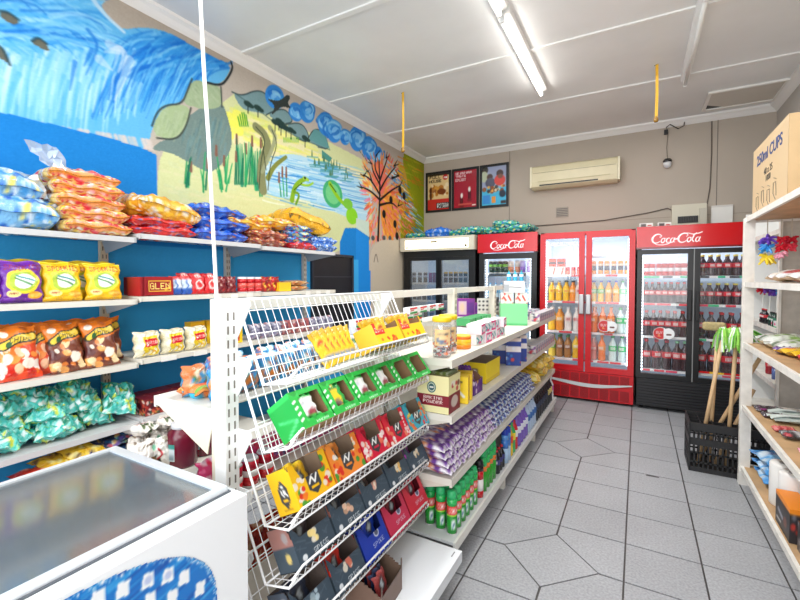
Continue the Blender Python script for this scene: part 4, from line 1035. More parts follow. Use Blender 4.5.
stand(pp,-2.60,.70,.63,.9,.2,'purple sweet bag slipping in front of the teal heap')
# base shelf, behind the freezer
def heap(p,pts,lab,grp=None):
    for k,(x,y,z,ti,ya) in enumerate(pts): put(p,(x,y,z),(-PI/2+ti,0,PI/2+ya),lab%ORD[k],None,grp)
rs=std(.18,.22,.06,cv_mix((206,60,40),[(180,40,30),(230,110,60),(240,200,160),(150,30,30)],40,(.03,.08)),26,'red_snack_bag','bag',CRINK)
heap(rs,[(-2.46,.72,.36,.2,.2),(-2.44,.88,.36,.1,-.3),(-2.5,.80,.42,.2,.5),(-2.5,.95,.40,.3,.1),(-2.4,.80,.41,.2,.1)],'red snack bag on the base shelf behind the freezer, %s one','red snack bags on the base shelf')
yz=std(.18,.22,.06,cv_mix((226,184,40),[(200,150,30),(240,210,80),(120,90,40),(90,70,50),(240,230,160)],36,(.03,.08)),27,'yellow_snack_bag','bag',CRINK)
heap(yz,[(-2.5,1.06,.36,.2,.2),(-2.52,1.16,.37,.2,-.3),(-2.55,1.08,.43,.3,.3),(-2.58,1.15,.48,.2,.1)],'yellow snack bag on the base shelf behind the freezer, %s one','yellow snack bags on the base shelf')
dk=std(.17,.2,.05,cv_mix((30,50,80),[(20,30,50),(60,150,150),(200,60,80),(90,60,140),(226,180,90),(40,90,140),(200,220,220)],60,(.02,.06)),28,'dark_sweet_bag','bag',CRINK)
heap(dk,[(-2.55,1.24,.36,.2,.2),(-2.52,1.34,.36,.1,-.3),(-2.55,1.28,.42,.3,.5),(-2.58,1.37,.43,.2,.1),(-2.6,1.30,.48,.2,-.1),(-2.6,1.22,.47,.4,.3),(-2.62,1.40,.5,.2,.3)],'dark multicoloured sweet bag under the teal shelf, %s one','dark sweet bags on the base shelf')
c=Cv(40,44,(236,230,222),2); c.text('MAHEWU',.5,.62,.12,(150,30,40),.7); c.blobs(12,[(60,70,50),(220,214,206),(90,110,70)],.03,.08,(.2,.75,.8,1)); c.blobs(14,[(214,206,196),(120,100,80)],.03,.08,(0,0,1,.25))
wp=proto(pillow(.13,.19,.07,c,31,50,44,lump=.003),'white_food_packet',FOIL,'packet')
c2=Cv(40,44,(238,234,224)); c2.line([(.5,.3),(.6,.5),(.45,.62)],3,(190,30,40)); c2.line([(.35,.5),(.3,.75),(.55,.62),(.5,.8)],3,(40,60,50)); c2.ell(.55,.86,.15,.08,(120,180,60)); c2.ell(.3,.25,.1,.08,(110,190,150)); c2.blobs(10,[(150,140,120),(210,200,190)],.03,.08,(0,0,1,.2))
wp2=proto(pillow(.13,.19,.07,c2,32,36,36,lump=.003),'white_food_packet',FOIL,'packet')
stand(wp,-2.44,1.335,.322,.12,-.5,'white food packet with dark red lettering, beside the big jar'); stand(wp2,-2.42,1.43,.322,.1,-.5,'white food packet with green and black print, touching the big jar')
for k in range(4): stand((wp,wp2)[k%2],-2.56-.07*(k//2),1.40+.13*(k%2)+.06*(k//2),.322,.1,.1,'white food packet in the rows behind the big jar',group='white food packets behind the jar')
for k in range(2): lie(wp,-2.5,1.44+.14*k,.52,.05,yaw=.2,label='white food packet lying flat on the packets behind the jar',group='white packets lying on top')
c=Cv(20,20,(150,120,80)); 
o=cutbox(.16,.12,.10,c,c,lambda u,v:v>.75,.5,(120,92,60)).build('cardboard_tray',PAINT); o.location=(-2.37,1.30,.322); o.rotation_euler=(0,0,PI/2-.3); tag(o,'small open cardboard tray in front of the white packets','box')
# jars of beetroot
def jar(h,r,cc,lid,name='glass_jar',lab=(214,224,226)):
    m=MB(cc); m.lathe([(r*.85,0),(r,h*.05),(r,h*.66),(r*.9,h*.8),(r*.62,h*.88),(r*.62,h*.9)],24); o=m.build(name,GLOSS); tag(o,'-','jar')
    m=MB(lid); m.lathe([(r*.66,h*.88),(r*.7,h*.89),(r*.7,h*.985),(r*.6,h)],24); part(m.build('lid',PAINT),o)
    cv=Cv(20,28,lab); cv.rect(0,0,1,.25,(60,150,140)); 
    for k in range(5): cv.line([(.15,.4+k*.12),(.85,.4+k*.12)],1.2,(90,110,120))
    P=np.zeros((10,8,3))
    for j in range(10):
        for i in range(8):
            a=-PI/2-.45+.5*i/7; P[j,i]=(r*1.01*math.cos(a),r*1.01*math.sin(a),h*(.2+.38*j/9))
    U,V=np.meshgrid(np.linspace(0,1,8),np.linspace(0,1,10)); m=MB(); m.surf(P,cv.at(U,V)); part(m.build('label',PAINT),o)
    return o
j=jar(.26,.085,(110,20,44),(226,226,230)); put(j,(-2.385,1.55,.32),(0,0,.45),'large jar of beetroot with white lid on the base shelf'); put(j,(-2.43,1.73,.32),(0,0,.6),'second beetroot jar, mostly hidden by the gondola post')

# middle bay
def boxp(w,d,h,cv,side,name,cat='box',top=None,mt=PAINT,c=(200,180,140)): return proto(carton_box(w,d,h,cv,side,top,c),name,mt,cat)
def dbl(bg,txt,tc,w=40,h=32,extra=None):
    c=Cv(w,h,bg,2); 
    if extra: extra(c)
    if txt: c.text(txt,.5,.5,.34,tc,.72)
    return c
def ex(c): c.rect(.08,.2,.92,.8,(240,200,60)); c.rect(.11,.25,.89,.75,(150,16,24)); c.line([(.7,.68),(.88,.6)],4,(236,180,60))
gl=boxp(.17,.08,.115,dbl((160,16,26),'GLEN',(246,226,120),48,32,ex),Cv(2,2,(150,16,24)),'tea_box',top=(150,20,28))
dr=boxp(.022,.14,.115,Cv(2,2,(150,20,30)),Cv(2,2,(170,30,36)),'tea_packet','packet',top=(120,14,20))
for k in range(5): put(dr,(-2.64,1.435+.012*k,1.337),(0,0,PI/2),'thin dark red packet beside the yellow-lettered tea box',None,'thin dark red packets by the tea box') if k<2 else None
put(gl,(-2.63,1.555,1.337),(-.05,0,PI/2),'dark red tea box with yellow lettering, middle bay')
for k in range(2): put(gl,(-2.74-.09*k,1.57,1.337),(0,0,PI/2),'dark red tea box behind the front one',None,'tea boxes in the second row')
c=Cv(24,32,(206,220,236)); c.rect(0,.7,1,1,(40,90,180)); c.line([(.2,.1),(.5,.5),(.3,.8)],3,(60,110,190)); c.ell(.7,.4,.15,.2,(250,250,250)); c.rect(0,0,1,.15,(220,60,60))
bw=std(.075,.12,.04,c,40,'milk_powder_packet','packet',nu=12,nv=14)
for k in range(2): stand(bw,-2.62,1.68+.075*k,1.337,.1,0,'small blue and white packet beside the tea box, %s of two'%('nearer','farther')[k])
c=Cv(30,36,(214,26,34)); c.ell(.5,.55,.3,.25,(246,240,236)); c.ell(.5,.55,.2,.16,(220,60,60)); c.rect(0,0,1,.2,(200,16,26)); c.text('TEA',.5,.12,.12,(250,240,230),.5)
rc=std(.1,.135,.05,c,41,'red_tea_packet','packet',nu=14,nv=16)
for k in range(2): stand(rc,-2.62,1.835+.1*k,1.337,.1,0,'red packet with white circles, %s of two'%('nearer','farther')[k])
for k in range(3): stand(rc,-2.72,1.80+.1*k,1.345,.05,0,'red packet in the row behind, white circle just showing',group='red packets of the second row')
c=Cv(30,36,(120,20,30)); c.blobs(16,[(230,200,180),(180,40,40),(90,10,20)],.04,.1); dr2=std(.08,.12,.05,c,42,'dark_red_packet','packet',nu=12,nv=14)
for k in range(2): stand(dr2,-2.63,2.03+.085*k,1.337,.1,0,'dark maroon packet left of the red tins',group='dark maroon packets')
tn=can('red_tin',.12,.035,[(0,.06,(210,210,210)),(.06,.3,(200,20,30)),(.3,.6,(230,90,80)),(.6,.86,(200,20,30)),(.86,.94,(240,240,240))],'tin',(236,236,236))
for k in range(3): put(tn,(-2.63,2.21+.072*k,1.336),(0,0,0),'small red tin with white lid on the second shelf',None,'red tins on the second shelf')
ry=cv_mix((180,30,30),[(230,180,40),(200,30,30),(246,220,90),(120,20,20)],30,(.04,.1)); rys=std(.11,.12,.05,ry,43,'red_yellow_packet','packet',nu=12,nv=14)
for k in range(2): stand(rys,-2.63,2.44+.1*k,1.337,.1,0,'red and yellow noodle packet on the second shelf, %s of two'%('nearer','farther')[k])
yx=boxp(.14,.1,.075,dbl((244,200,40),'',(0,0,0)),Cv(2,2,(240,190,30)),'yellow_box',top=(244,206,60)); put(yx,(-2.64,2.62,1.336),(0,0,PI/2),'plain yellow box on the second shelf before the nut bags')
nb=std(.24,.2,.05,cv_mix((210,160,100),[(236,200,140),(190,120,70),(240,220,180),(220,90,50)],70,(.02,.05)),44,'nut_bag','bag',CRINK)
for k in range(2): lie(nb,-2.62,2.84,1.337+.045*k,.045,label='flat bag of mixed nuts at the far end, %s of two'%('lower','upper')[k])
# popcorn and yellow cartons
c=Cv(40,40,(236,228,196),2); c.blobs(60,[(250,244,226),(220,206,160),(244,236,210)],.03,.06); c.rect(.24,.2,.86,.95,(248,214,40)); c.rect(.3,.3,.8,.6,(214,30,40)); c.text('POPCORN',.55,.46,.13,(255,240,220),.48); c.blobs(10,[(250,240,200),(240,180,60)],.04,.08,(.3,.66,.8,.9))
pc=std(.155,.155,.09,c,45,'popcorn_bag','popcorn',CRINK,lump=.005,nu=56,nv=50)
for k,nm_ in enumerate(('first from the near post','middle of three','third, by the gondola post')): stand(pc,-2.62,1.485+.165*k,.962,.08,.0,'clear popcorn bag with yellow and red label, '+nm_)
c=Cv(30,36,(244,206,30)); c.rect(0,.0,1,.2,(240,180,20)); c.rect(.55,.3,.8,.9,(200,80,40)); c.ell(.3,.6,.18,.2,(250,236,160)); yc=boxp(.11,.07,.17,c,Cv(2,2,(230,180,30)),'yellow_carton',top=(230,190,60))
for k in range(3): put(yc,(-2.80,1.93+.13*k,.962),(0,0,PI/2),'yellow upright carton standing behind the popcorn',None,'yellow cartons behind the popcorn')
yp=boxp(.13,.08,.13,c,Cv(2,2,(230,180,30)),'yellow_carton',top=(230,190,60)); put(yp,(-2.64,2.12,.962),(0,0,PI/2),'yellow carton at the shelf front behind the gondola post')
gp=std(.11,.12,.06,cv_mix((150,150,170),[(90,90,120),(220,214,220),(190,120,120),(120,110,150)],30,(.04,.1)),46,'grey_packet','packet',nu=12,nv=14)
gp2=std(.11,.12,.06,cv_mix((170,90,90),[(150,60,60),(220,190,180),(90,60,80),(190,150,140)],30,(.04,.1)),47,'brown_packet','packet',nu=12,nv=14)
for k in range(9): stand((gp,gp2)[(k//3)%2],-2.64,2.34+.115*k,.962,.1,0,'grey packet on the third shelf, seen through the baskets' if (k//3)%2==0 else 'brownish packet on the third shelf, seen through the baskets',group='grey packets on the third shelf' if (k//3)%2==0 else 'brown packets on the third shelf')
# low row of dark red boxes
c=cv_mix((120,24,30),[(180,50,40),(200,150,60),(60,16,30),(214,90,60),(40,90,70),(230,200,190)],34,(.04,.1),28,28); rx=boxp(.088,.12,.1,c,c,'sweet_box',top=(110,20,26))
for k in range(9): put(rx,(-2.66-.0,1.50+.092*k,.602),(0,0,PI/2+.0),'dark red patterned sweet box in the long row on the lower shelf',None,'dark red sweet boxes in a row')
for k in range(9): put(rx,(-2.79,1.50+.092*k,.602),(0,0,PI/2),'dark red patterned sweet box, second row of the lower shelf',None,'dark red sweet boxes, second row')
vp=std(.14,.14,.06,cv_mix((90,60,130),[(120,90,160),(220,210,226),(60,40,100),(206,80,110)],30,(.04,.1)),48,'violet_packet','packet',nu=12,nv=14)
for k in range(6): stand(vp,-2.62,2.42+.15*k,.602,.15,0,'violet packet on the lower shelf of the farthest bay',group='violet packets in the farthest bay')

# ================================================================ GONDOLA, the side facing the mural
c=cv_mix((40,150,214),[(20,110,190),(90,190,230),(230,120,40),(240,240,240),(206,90,40)],26,(.05,.12),26,26)
bp=std(.10,.13,.07,c,50,'biscuit_packet','packet',nu=12,nv=14); c=cv_mix((206,110,50),[(180,80,40),(230,150,80),(60,150,60),(240,220,190),(40,150,214)],26,(.05,.12),26,26); bp2=std(.10,.11,.07,c,51,'biscuit_packet','packet',nu=12,nv=14)
k=0
for y in np.arange(.98,1.84,.085):
    stand((bp2,bp,bp)[k%3] if y<1.3 else bp,-1.42+.02*(k%2),float(y),1.012,.1,.0,'orange biscuit packet on the gondola shelf facing the mural' if (k%3==0 and y<1.3) else 'blue biscuit packet on the gondola shelf facing the mural',group='orange biscuit packets behind the baskets' if (k%3==0 and y<1.3) else 'blue biscuit packets behind the baskets'); k+=1
for y in np.arange(1.0,1.8,.11): stand(bp,-1.30,float(y),1.012,.1,.0,'blue biscuit packet on the gondola shelf, row nearest the baskets',group='blue biscuit packets, inner row')
c=Cv(36,20,(232,120,50)); c.blobs(20,[(240,150,70),(220,90,40),(250,190,110)],.05,.12); c.ell(.85,.6,.2,.4,(40,170,210)); c.rect(0,.8,.6,.9,(90,170,60))
o=proto(pillow(.13,.13,.05,c,52,full=5),'orange_snack_packet',FOIL,'packet'); lie(o,-1.34,.995,1.011,.045,yaw=-.1,label='orange and turquoise snack packet on the shelf end by the white post')
c=Cv(30,20,(238,238,236)); c.rect(0,.0,1,.3,(214,30,40)); c.rect(.0,.7,1,1,(30,150,70)); c.ell(.6,.5,.2,.2,(240,240,240)); c.line([(.1,.5),(.5,.45)],3,(200,30,40)); tb=boxp(.13,.05,.042,c,Cv(2,2,(230,230,230)),'toothpaste_box',top=(230,232,230))
for k in range(6):
    for r_ in range(2): put(tb,(-1.40,2.0+.14*k,1.122+.043*r_),(0,0,PI/2),'red, white and green toothpaste box on the far side shelf',None,'toothpaste boxes along the far side shelf')
for k in range(4): put(tb,(-1.33,2.5+.15*k,1.208),(0,.0,PI/2+.1),'red, white and green toothpaste box, top layer',None,'toothpaste boxes, top layer')
c=Cv(24,30,(120,30,140)); c.rect(.1,.15,.55,.9,(206,180,190)); c.ell(.3,.5,.12,.25,(226,190,160)); c.rect(.6,.2,.95,.8,(90,30,130)); px_=boxp(.15,.07,.15,c,Cv(24,30,(150,40,160)),'purple_box',top=(170,40,150))
put(px_,(-1.28,3.42,1.122),(0,0,.3),'purple box on the far side shelf, facing the aisle'); put(px_,(-1.30,3.62,1.122),(0,0,.5),'purple box behind the first purple one',scale=(.6,1,.7))
c=Cv(24,24,(206,204,196)); 
for i in range(3):
    for j_ in range(3): c.ell(.2+.3*i,.2+.3*j_,.09,.07,(50,50,54))
gx=boxp(.12,.1,.13,c,c,'patterned_box',top=(200,198,190)); put(gx,(-1.30,3.95,1.122),(0,0,.3),'pale box with black marks on the far side shelf')
c=cv_mix((60,60,64),[(20,20,24),(200,200,196)],30,(.05,.1),20,20); gx2=boxp(.12,.1,.13,c,c,'patterned_box',top=(60,60,60)); put(gx2,(-1.30,4.25,1.122),(0,0,.3),'black and white box on the far side shelf')
pk=std(.10,.12,.06,cv_mix((206,50,110),[(230,90,140),(120,40,130),(240,220,230),(200,20,60),(60,90,170)],30,(.05,.1)),53,'pink_packet','packet',nu=12,nv=14)
for k in range(8): stand(pk,-1.35,.99+.105*k,.662,.1,0,'pink and purple packet low on the gondola, behind the third basket',group='pink packets behind the baskets')
for k in range(6): stand(rs,-1.38,1.0+.14*k,.18,.15,0,'red snack bag on the gondola base, behind the lowest baskets',group='red bags behind the lowest baskets')
rc_=can('red_can',.11,.033,[(0,.1,(200,200,200)),(.1,.4,(200,30,40)),(.4,.6,(240,230,230)),(.6,.92,(190,20,50))])
for k in range(3): put(rc_,(-1.27,1.02+.075*k,.66),(0,0,0),'red and white can low on the gondola by the post',None,'red cans by the gondola post')

# ================================================================ CARTONS IN THE WIRE BASKETS
def seat(o,i,y,lean,off,dep,label,group=None,cat=None,ry=0):
    """stand a carton in basket i: base centre, leaning back by lean"""
    zb,zc,zl=BK[i]; x=-.985+off; z=zc+.008
    q=Matrix.Rotation(PI/2,4,'Z')@Matrix.Rotation(-lean,4,'X')
    # lowest edge (back bottom) sits in the crease: shift by half the depth along the base
    v=q@Vector((0,-dep/2,0)); return put(o,(x+v.x,y,z+v.z),tuple(q.to_quaternion()),label,cat,group)
# 2nd basket: green cartons with cut windows
def gcart(kind):
    f=Cv(48,44,(36,190,70),2); f.blobs(14,[(26,170,60),(60,206,90),(24,160,56)],.04,.1); 
    for k in range(4): f.line([(.03,.3+k*.16),(.10,.26+k*.16)],3,(230,250,230))
    f.text('KNORR',.62,.93,.07,(236,250,236),.4)
    if kind=='yellow': f.poly([(.14,.15),(.45,.1),(.5,.8),(.2,.85)],(244,214,40))
    s=Cv(24,24,(18,160,60)); s.rect(0,0,1,.12,(40,190,80)); s.line([(.1,.7),(.8,.5)],1.2,(90,210,130)); s.line([(.1,.7),(.7,.95)],1.2,(120,220,150))
    def notch(u,v): return .22<u<.90 and .2<v<.86 and not (u-.22<.07 and v>.78)
    m=cutbox(.143,.11,.125,f,s,notch,closed=True,inner=(176,140,104)); return proto(m,'green_carton',PAINT,'carton')
G1=gcart('a')
sc=Cv(30,36,(240,244,238)); sc.rect(0,.0,1,.22,(30,170,60)); sc.ell(.45,.55,.3,.25,(246,246,246)); sc.ell(.6,.78,.25,.14,(150,60,70)); sc.rect(.0,.86,1,1,(60,190,80)); sc.ell(.3,.45,.14,.1,(220,224,230))
SP=std(.075,.095,.02,sc,60,'soup_sachet','sachet',nu=12,nv=12); sy=Cv(30,36,(244,216,40)); sy.poly([(.5,0),(1,0),(1,1),(.7,1)],(30,170,70)); sy.text('KNORR',.5,.25,.14,(20,120,60),.8); sy.ell(.3,.85,.3,.14,(130,110,100)); SY=std(.075,.095,.02,sy,61,'soup_sachet','sachet',nu=12,nv=12)
nearo=lambda k,n: ORD[k]+' from the near end'
for k in range(6):
    y=1.03+.149*k
    seat(G1,1,y,.66,.03,.11,'green carton with a cut window in the second basket, '+nearo(k,6))
    q=Matrix.Rotation(PI/2,4,'Z')@Matrix.Rotation(-.66,4,'X')
    if k in (0,1,2,3):
        zb,zc,zl=BK[1]
        p=Vector((-.985+.03,y,zc+.008))+q@Vector((-.010,-.098,.022)); s=put(SY if k==1 else SP,tuple(p),tuple(q.to_quaternion()),('white and green soup sachet inside the nearest green carton','yellow and green soup sachet inside the second green carton','white soup sachet standing in the third green carton','white soup sachet inside the fourth green carton')[k])
for k in range(5): 
    q=Matrix.Rotation(PI/2,4,'Z')@Matrix.Rotation(-.5,4,'X'); p=Vector((-1.06,1.50+.07*k,1.09)); put(SP,tuple(p),tuple(q.to_quaternion()),'soup sachet showing behind the far green cartons',None,'soup sachets behind the far green cartons')
# 3rd basket: bright spice cartons
def spice(bg,dark=(60,62,66),pal=((220,40,30),(60,150,50),(240,230,220),(240,120,40)),slate=False,foodc=(220,180,110)):
    f=Cv(56,44,bg,2); s=Cv(44,44,bg,2)
    if not slate:
        f.blobs(14,list(pal),.03,.07,(.02,.35,.24,.95)); f.blobs(14,list(pal),.03,.08,(.72,.15,.98,.9))
        for c_,cx in ((f,.5),(s,.5)):
            a=1 if c_ is f else 1.1
            hx=[(cx+a*.2*math.sin(t*PI/3),.56-a*.3*math.cos(t*PI/3)) for t in range(6)]
            c_.poly(hx,dark); c_.line([(cx-.12,.58),(cx-.04,.45),(cx+.02,.6),(cx+.11,.44)],2.2,(244,244,240)); c_.ell(cx,.38,.035,.045,(244,244,240)); c_.rect(cx-.1,.66,cx+.1,.72,bg)
        s.line([(.3,.88),(.7,.88)],2,(190,140,20))
    else:
        f=Cv(56,44,(62,78,92),2); 
        for _ in range(26): a,b=rng.uniform(0,1),rng.uniform(0,1); f.line([(a,b),(a+rng.uniform(-.2,.3),b+.1)],1,(90,106,120),.6)
        f.blobs(7,[foodc,tuple(min(255,x+30) for x in foodc),(236,226,206)],.04,.075,(.42,.4,.62,.62)); f.text('SPICE',.6,.82,.1,(220,226,230),.4); f.ell(.16,.82,.06,.07,(226,230,234)); s=Cv(44,44,bg); s.rect(0,.45,1,1,(70,84,96)); s.ell(.4,.7,.12,.12,foodc); s.ell(.3,.25,.13,.13,(170,160,160))
    def notch(u,v):
        if slate: return v>.62 and .0<=u and (v>.62+.38*max(0,(.2-u)/.2) if u<.2 else True) and u<.97
        return v>.60 and .12<u<.82 and (v>.60+.4*max(0,(.24-u)/.12) ) 
    m=cutbox(.172,.10,.135,f,s,notch,.15,(134,112,92) if not slate else (96,84,78),.85 if not slate else .62)
    return proto(m,'spice_carton',PAINT,'carton')
def sach(bg,seed,name='spice_sachet',dot=(60,62,66)):
    c=Cv(24,28,bg); c.ell(.5,.4,.24,.2,dot); c.ell(.5,.4,.14,.1,(190,200,206)); c.rect(0,0,1,.06,tuple(min(255,x+30) for x in bg)); return std(.085,.115,.015,c,seed,name,'sachet',nu=10,nv=10)
def fill(p,i,y,lean,off,cname,n=3,dz=.02,fan=.1):
    q0=Matrix.Rotation(PI/2,4,'Z')@Matrix.Rotation(-lean,4,'X'); zb,zc,zl=BK[i]
    for k in range(n):
        q=q0@Matrix.Rotation(fan*(k-1),4,'Y'); pp_=Vector((-.985+off,y,zc+.008))+q0@Vector((-.02+.012*k,-.022-.022*k,dz-.004*k))
        put(p,tuple(pp_),tuple(q.to_quaternion()),cname,None,cname+'s')
tier3=[('yellow',(246,190,20)),('orange',(240,140,50)),('crimson',(214,20,60)),('raspberry red',(220,24,56)),('turquoise',(50,170,196))]
for k,(nm_,bg) in enumerate(tier3):
    pal=[(220,40,30),(60,150,50),(240,230,220),(240,120,40)] if k!=4 else [(230,120,60),(220,60,60),(240,200,80)]
    o=spice(bg,pal=pal if k not in (2,3) else [(250,244,236),(236,120,90),(240,230,220)]); y=1.035+.182*k
    seat(o,2,y,.48,.02,.10,'%s spice carton with hexagon badge in the third basket, %s'%(nm_,nearo(k,5)))
    fill(sach(bg,70+k),2,y,.48,.02,'%s spice sachet inside its carton in the third basket'%nm_,2)
# 4th basket: slate-coloured cartons
cs=[((170,120,112),(226,200,120),(70,60,66)),((180,116,104),(206,160,130),(60,70,84)),((150,100,96),(200,140,120),(110,90,84)),((60,70,86),(226,170,80),(50,60,70)),((200,60,190),(214,190,150),(150,60,150))]
for k,(bg,food,sc_) in enumerate(cs):
    o=spice(bg,slate=True,foodc=food); y=1.035+.182*k
    seat(o,3,y,.48,.02,.10,'slate spice carton with food picture in the fourth basket, %s'%nearo(k,5))
    fill(sach(sc_,80+k),3,y,.48,.02,'dark spice sachet inside the %s slate carton'%ORD[k],2)
# 5th basket: slate, red, blue and crimson cartons
o=spice((80,90,104),slate=True,foodc=(150,170,180)); seat(o,4,1.035,.48,.02,.10,'slate carton of navy sachets, first from the near end of the fifth basket'); fill(sach((40,50,72),90),4,1.035,.48,.02,'navy sachet in the fifth basket',2)
o=spice((230,60,40),slate=True,foodc=(206,110,90)); seat(o,4,1.217,.48,.02,.10,'slate and red spice carton, second in the fifth basket'); fill(sach((226,50,40),91),4,1.217,.48,.02,'red sachet in the fifth basket',2)
def plain(bg,nm_): 
    f=Cv(48,40,bg,2); f.ell(.62,.42,.10,.12,(200,206,226)); f.ell(.62,.42,.07,.08,(90,96,120)); f.text('SPICE',.6,.68,.11,(220,224,240),.42); s=Cv(20,20,tuple(int(x*.8) for x in bg))
    def notch(u,v): return v>.62 and .1<u<.85 and (v>.62+.5*max(0,(.3-u)/.2))
    return proto(cutbox(.172,.10,.135,f,s,notch,.15,tuple(int(x*.5) for x in bg),.8),'spice_carton',PAINT,'carton')
for k,(bg,nm_,sc_) in enumerate((((30,60,170),'royal blue',(30,70,190)),((200,50,84),'pinkish red',(120,20,40)),((206,44,66),'crimson',(180,40,60)))):
    y=1.035+.182*(k+2); o=plain(bg,nm_); seat(o,4,y,.48,.02,.10,'%s spice carton, %s of the fifth basket'%(nm_,nearo(k+2,5))); fill(sach(sc_,92+k),4,y,.48,.02,'%s spice sachet sticking out of its carton, fifth basket'%nm_,3,.045,.25)
# open carton on the deck
f=Cv(30,24,(110,84,70)); o=cutbox(.19,.15,.13,f,f,lambda u,v:v>.7 and .05<u<.95,.5,(110,90,76),.7).build('open_carton',PAINT); o.location=(-.88,1.36,.187); o.rotation_euler=(0,0,PI/2+.1); tag(o,'open brown carton of sachets standing on the white deck under the baskets','carton')
p_=sach((150,60,60),96); p2_=sach((40,50,80),97)
for k in range(6): put((p_,p2_)[k%2],(-.83-.02*k,1.35+.006*k,.20),(-.25,0,PI/2+.1),'small sachet standing in the open brown carton',None,'sachets in the open brown carton')
# 1st basket: yellow sachets and cartons
c=Cv(30,40,(246,206,50)); c.rect(0,.0,1,.14,(214,170,40)); c.line([(.2,.3),(.7,.4),(.6,.6)],3,(210,60,40)); c.rect(.1,.7,.9,.84,(120,150,190)); YS=std(.085,.14,.012,c,98,'yellow_sachet','sachet',nu=10,nv=10)
for k in range(5):
    q=Matrix.Rotation(PI/2,4,'Z')@Matrix.Rotation(-.5,4,'X')@Matrix.Rotation(-.18+.05*k,4,'Y'); put(YS,(-.945-.006*k,1.19+.038*k,BK[0][1]+.01),tuple(q.to_quaternion()),'yellow sachet leaning loose in the top basket, %s from the near end'%ORD[k])
def scart():
    f=Cv(48,30,(246,206,30),2); f.rect(0,0,.36,.5,(224,50,30)); f.text('2IN1',.18,.3,.2,(255,240,220),.3); f.rect(.4,.1,.9,.3,(120,30,110)); f.blobs(8,[(246,120,20),(230,60,20)],.03,.06,(.1,.6,.9,.9)); s=Cv(10,10,(236,190,60))
    return proto(cutbox(.2,.10,.10,f,s,lambda u,v:v>.72 and .1<u<.95,.15,(150,112,76),.95),'sachet_carton',PAINT,'carton')
SCT=scart()
for k in range(2): seat(SCT,0,1.50+.215*k,.48,.02,.10,'yellow and red sachet carton in the top basket, %s of two'%('nearer','farther')[k]); fill(YS,0,1.50+.215*k,.48,.02,'yellow sachet inside a carton of the top basket',3,0,.05)

# ================================================================ GONDOLA, AISLE SIDE, FAR BAYS
AXF=-.80
def jar2(lid,seed):
    m=MB((206,204,200)); r=.048; h=.2
    m.lathe([(r*.9,0),(r,.012),(r,h*.78),(r*.85,h*.87),(r*.72,h*.9)],20); o=m.build('sweet_jar',glassy('jar_glass_%d'%seed,(215,228,230),.82,.06,.12)); tag(o,'-','jar')
    m=MB(); 
    for _ in range(150):
        a=rng.uniform(0,6.3); q=rng.uniform(.3,.84)*r; z=rng.uniform(.012,h*.66); s=.008; m.col=[(200,40,50),(240,240,240),(120,60,60),(60,60,90),(230,120,60),(250,200,200)][int(rng.integers(6))]; m.box(q*math.cos(a)-s,q*math.cos(a)+s,q*math.sin(a)-s,q*math.sin(a)+s,z-s*.6,z+s*.6)
    x=m.build('sweets',GLOSS); x['kind']='stuff'; part(x,o)
    m=MB(lid); m.lathe([(r*.98,h*.88),(r*1.02,h*.89),(r*1.02,h*.985),(r*.95,h)],20); part(m.build('lid',PAINT),o)
    c=Cv(26,20,(240,206,150)); c.text('SWEETS',.5,.3,.2,(60,60,80),.7); c.blobs(12,[(200,60,60),(240,240,230),(90,120,160)],.05,.1,(.1,.6,.9,.9))
    P=np.zeros((8,10,3))
    for j in range(8):
        for i in range(10): a=-PI/2-.9+1.8*i/9; P[j,i]=(r*1.015*math.cos(a),r*1.015*math.sin(a),h*(.3+.4*j/7))
    U,V=np.meshgrid(np.linspace(0,1,10),np.linspace(0,1,8)); m=MB(); m.surf(P,c.at(U,V)); part(m.build('label',PAINT),o); return o
jj=jar2((240,204,30),1); put(jj,(-.855,1.945,1.051),(0,0,.5),'clear sweet jar with yellow lid, nearest on the upper shelf'); put(jj,(-.875,2.07,1.051),(0,0,.5),'clear sweet jar with yellow lid, behind the nearest one')
tu=can('sweet_tub',.075,.05,[(0,.3,(240,140,30)),(.3,.7,(246,196,40)),(.7,.9,(240,120,30))],'tub',(240,200,60)); put(tu,(-.86,2.24,1.051),(0,0,0),'squat orange and yellow tub beside the sweet jars')
c=Cv(30,20,(240,240,244)); c.line([(.1,.3),(.4,.6),(.2,.8)],3,(30,150,160)); c.line([(.6,.2),(.8,.5),(.6,.8)],3,(40,160,170)); c.ell(.5,.8,.2,.12,(230,60,130)); c2=Cv(30,20,(236,70,140)); c2.rect(.1,.2,.9,.8,(250,240,246)); c2.blobs(6,[(60,160,180),(230,60,130),(60,60,70)],.05,.1)
wb=boxp(.105,.09,.06,c,Cv(2,2,(236,236,240)),'soap_box',top=(246,246,248)); wb2=boxp(.105,.09,.06,c2,Cv(2,2,(240,226,234)),'soap_box',top=(246,240,244))
for k in range(5):
    for r_ in range(2): put((wb,wb2)[(k+r_)%2],(-.86+.006*((k*7+r_*3)%4),2.42+.118*k,1.051+.061*r_),(0,0,PI/2+.07*((k*5+r_*3)%4-1.5)),('white and teal soap box stacked on the upper shelf','pink and white soap box stacked on the upper shelf')[(k+r_)%2],None,('white soap boxes','pink soap boxes')[(k+r_)%2])
gt=boxp(.1,.1,.05,Cv(2,2,(90,190,120)),Cv(2,2,(70,170,100)),'green_tray_box',top=(60,150,90))
for k in range(4): put(gt,(-1.03,2.75+.12*k,1.051+.07),(0,0,PI/2),'small green box behind the soap boxes',None,'small green boxes')
for k in range(4): put(wb,(-1.03,2.75+.12*k,1.051),(0,0,PI/2),'white soap box under the small green boxes',None,'soap boxes under the green ones')
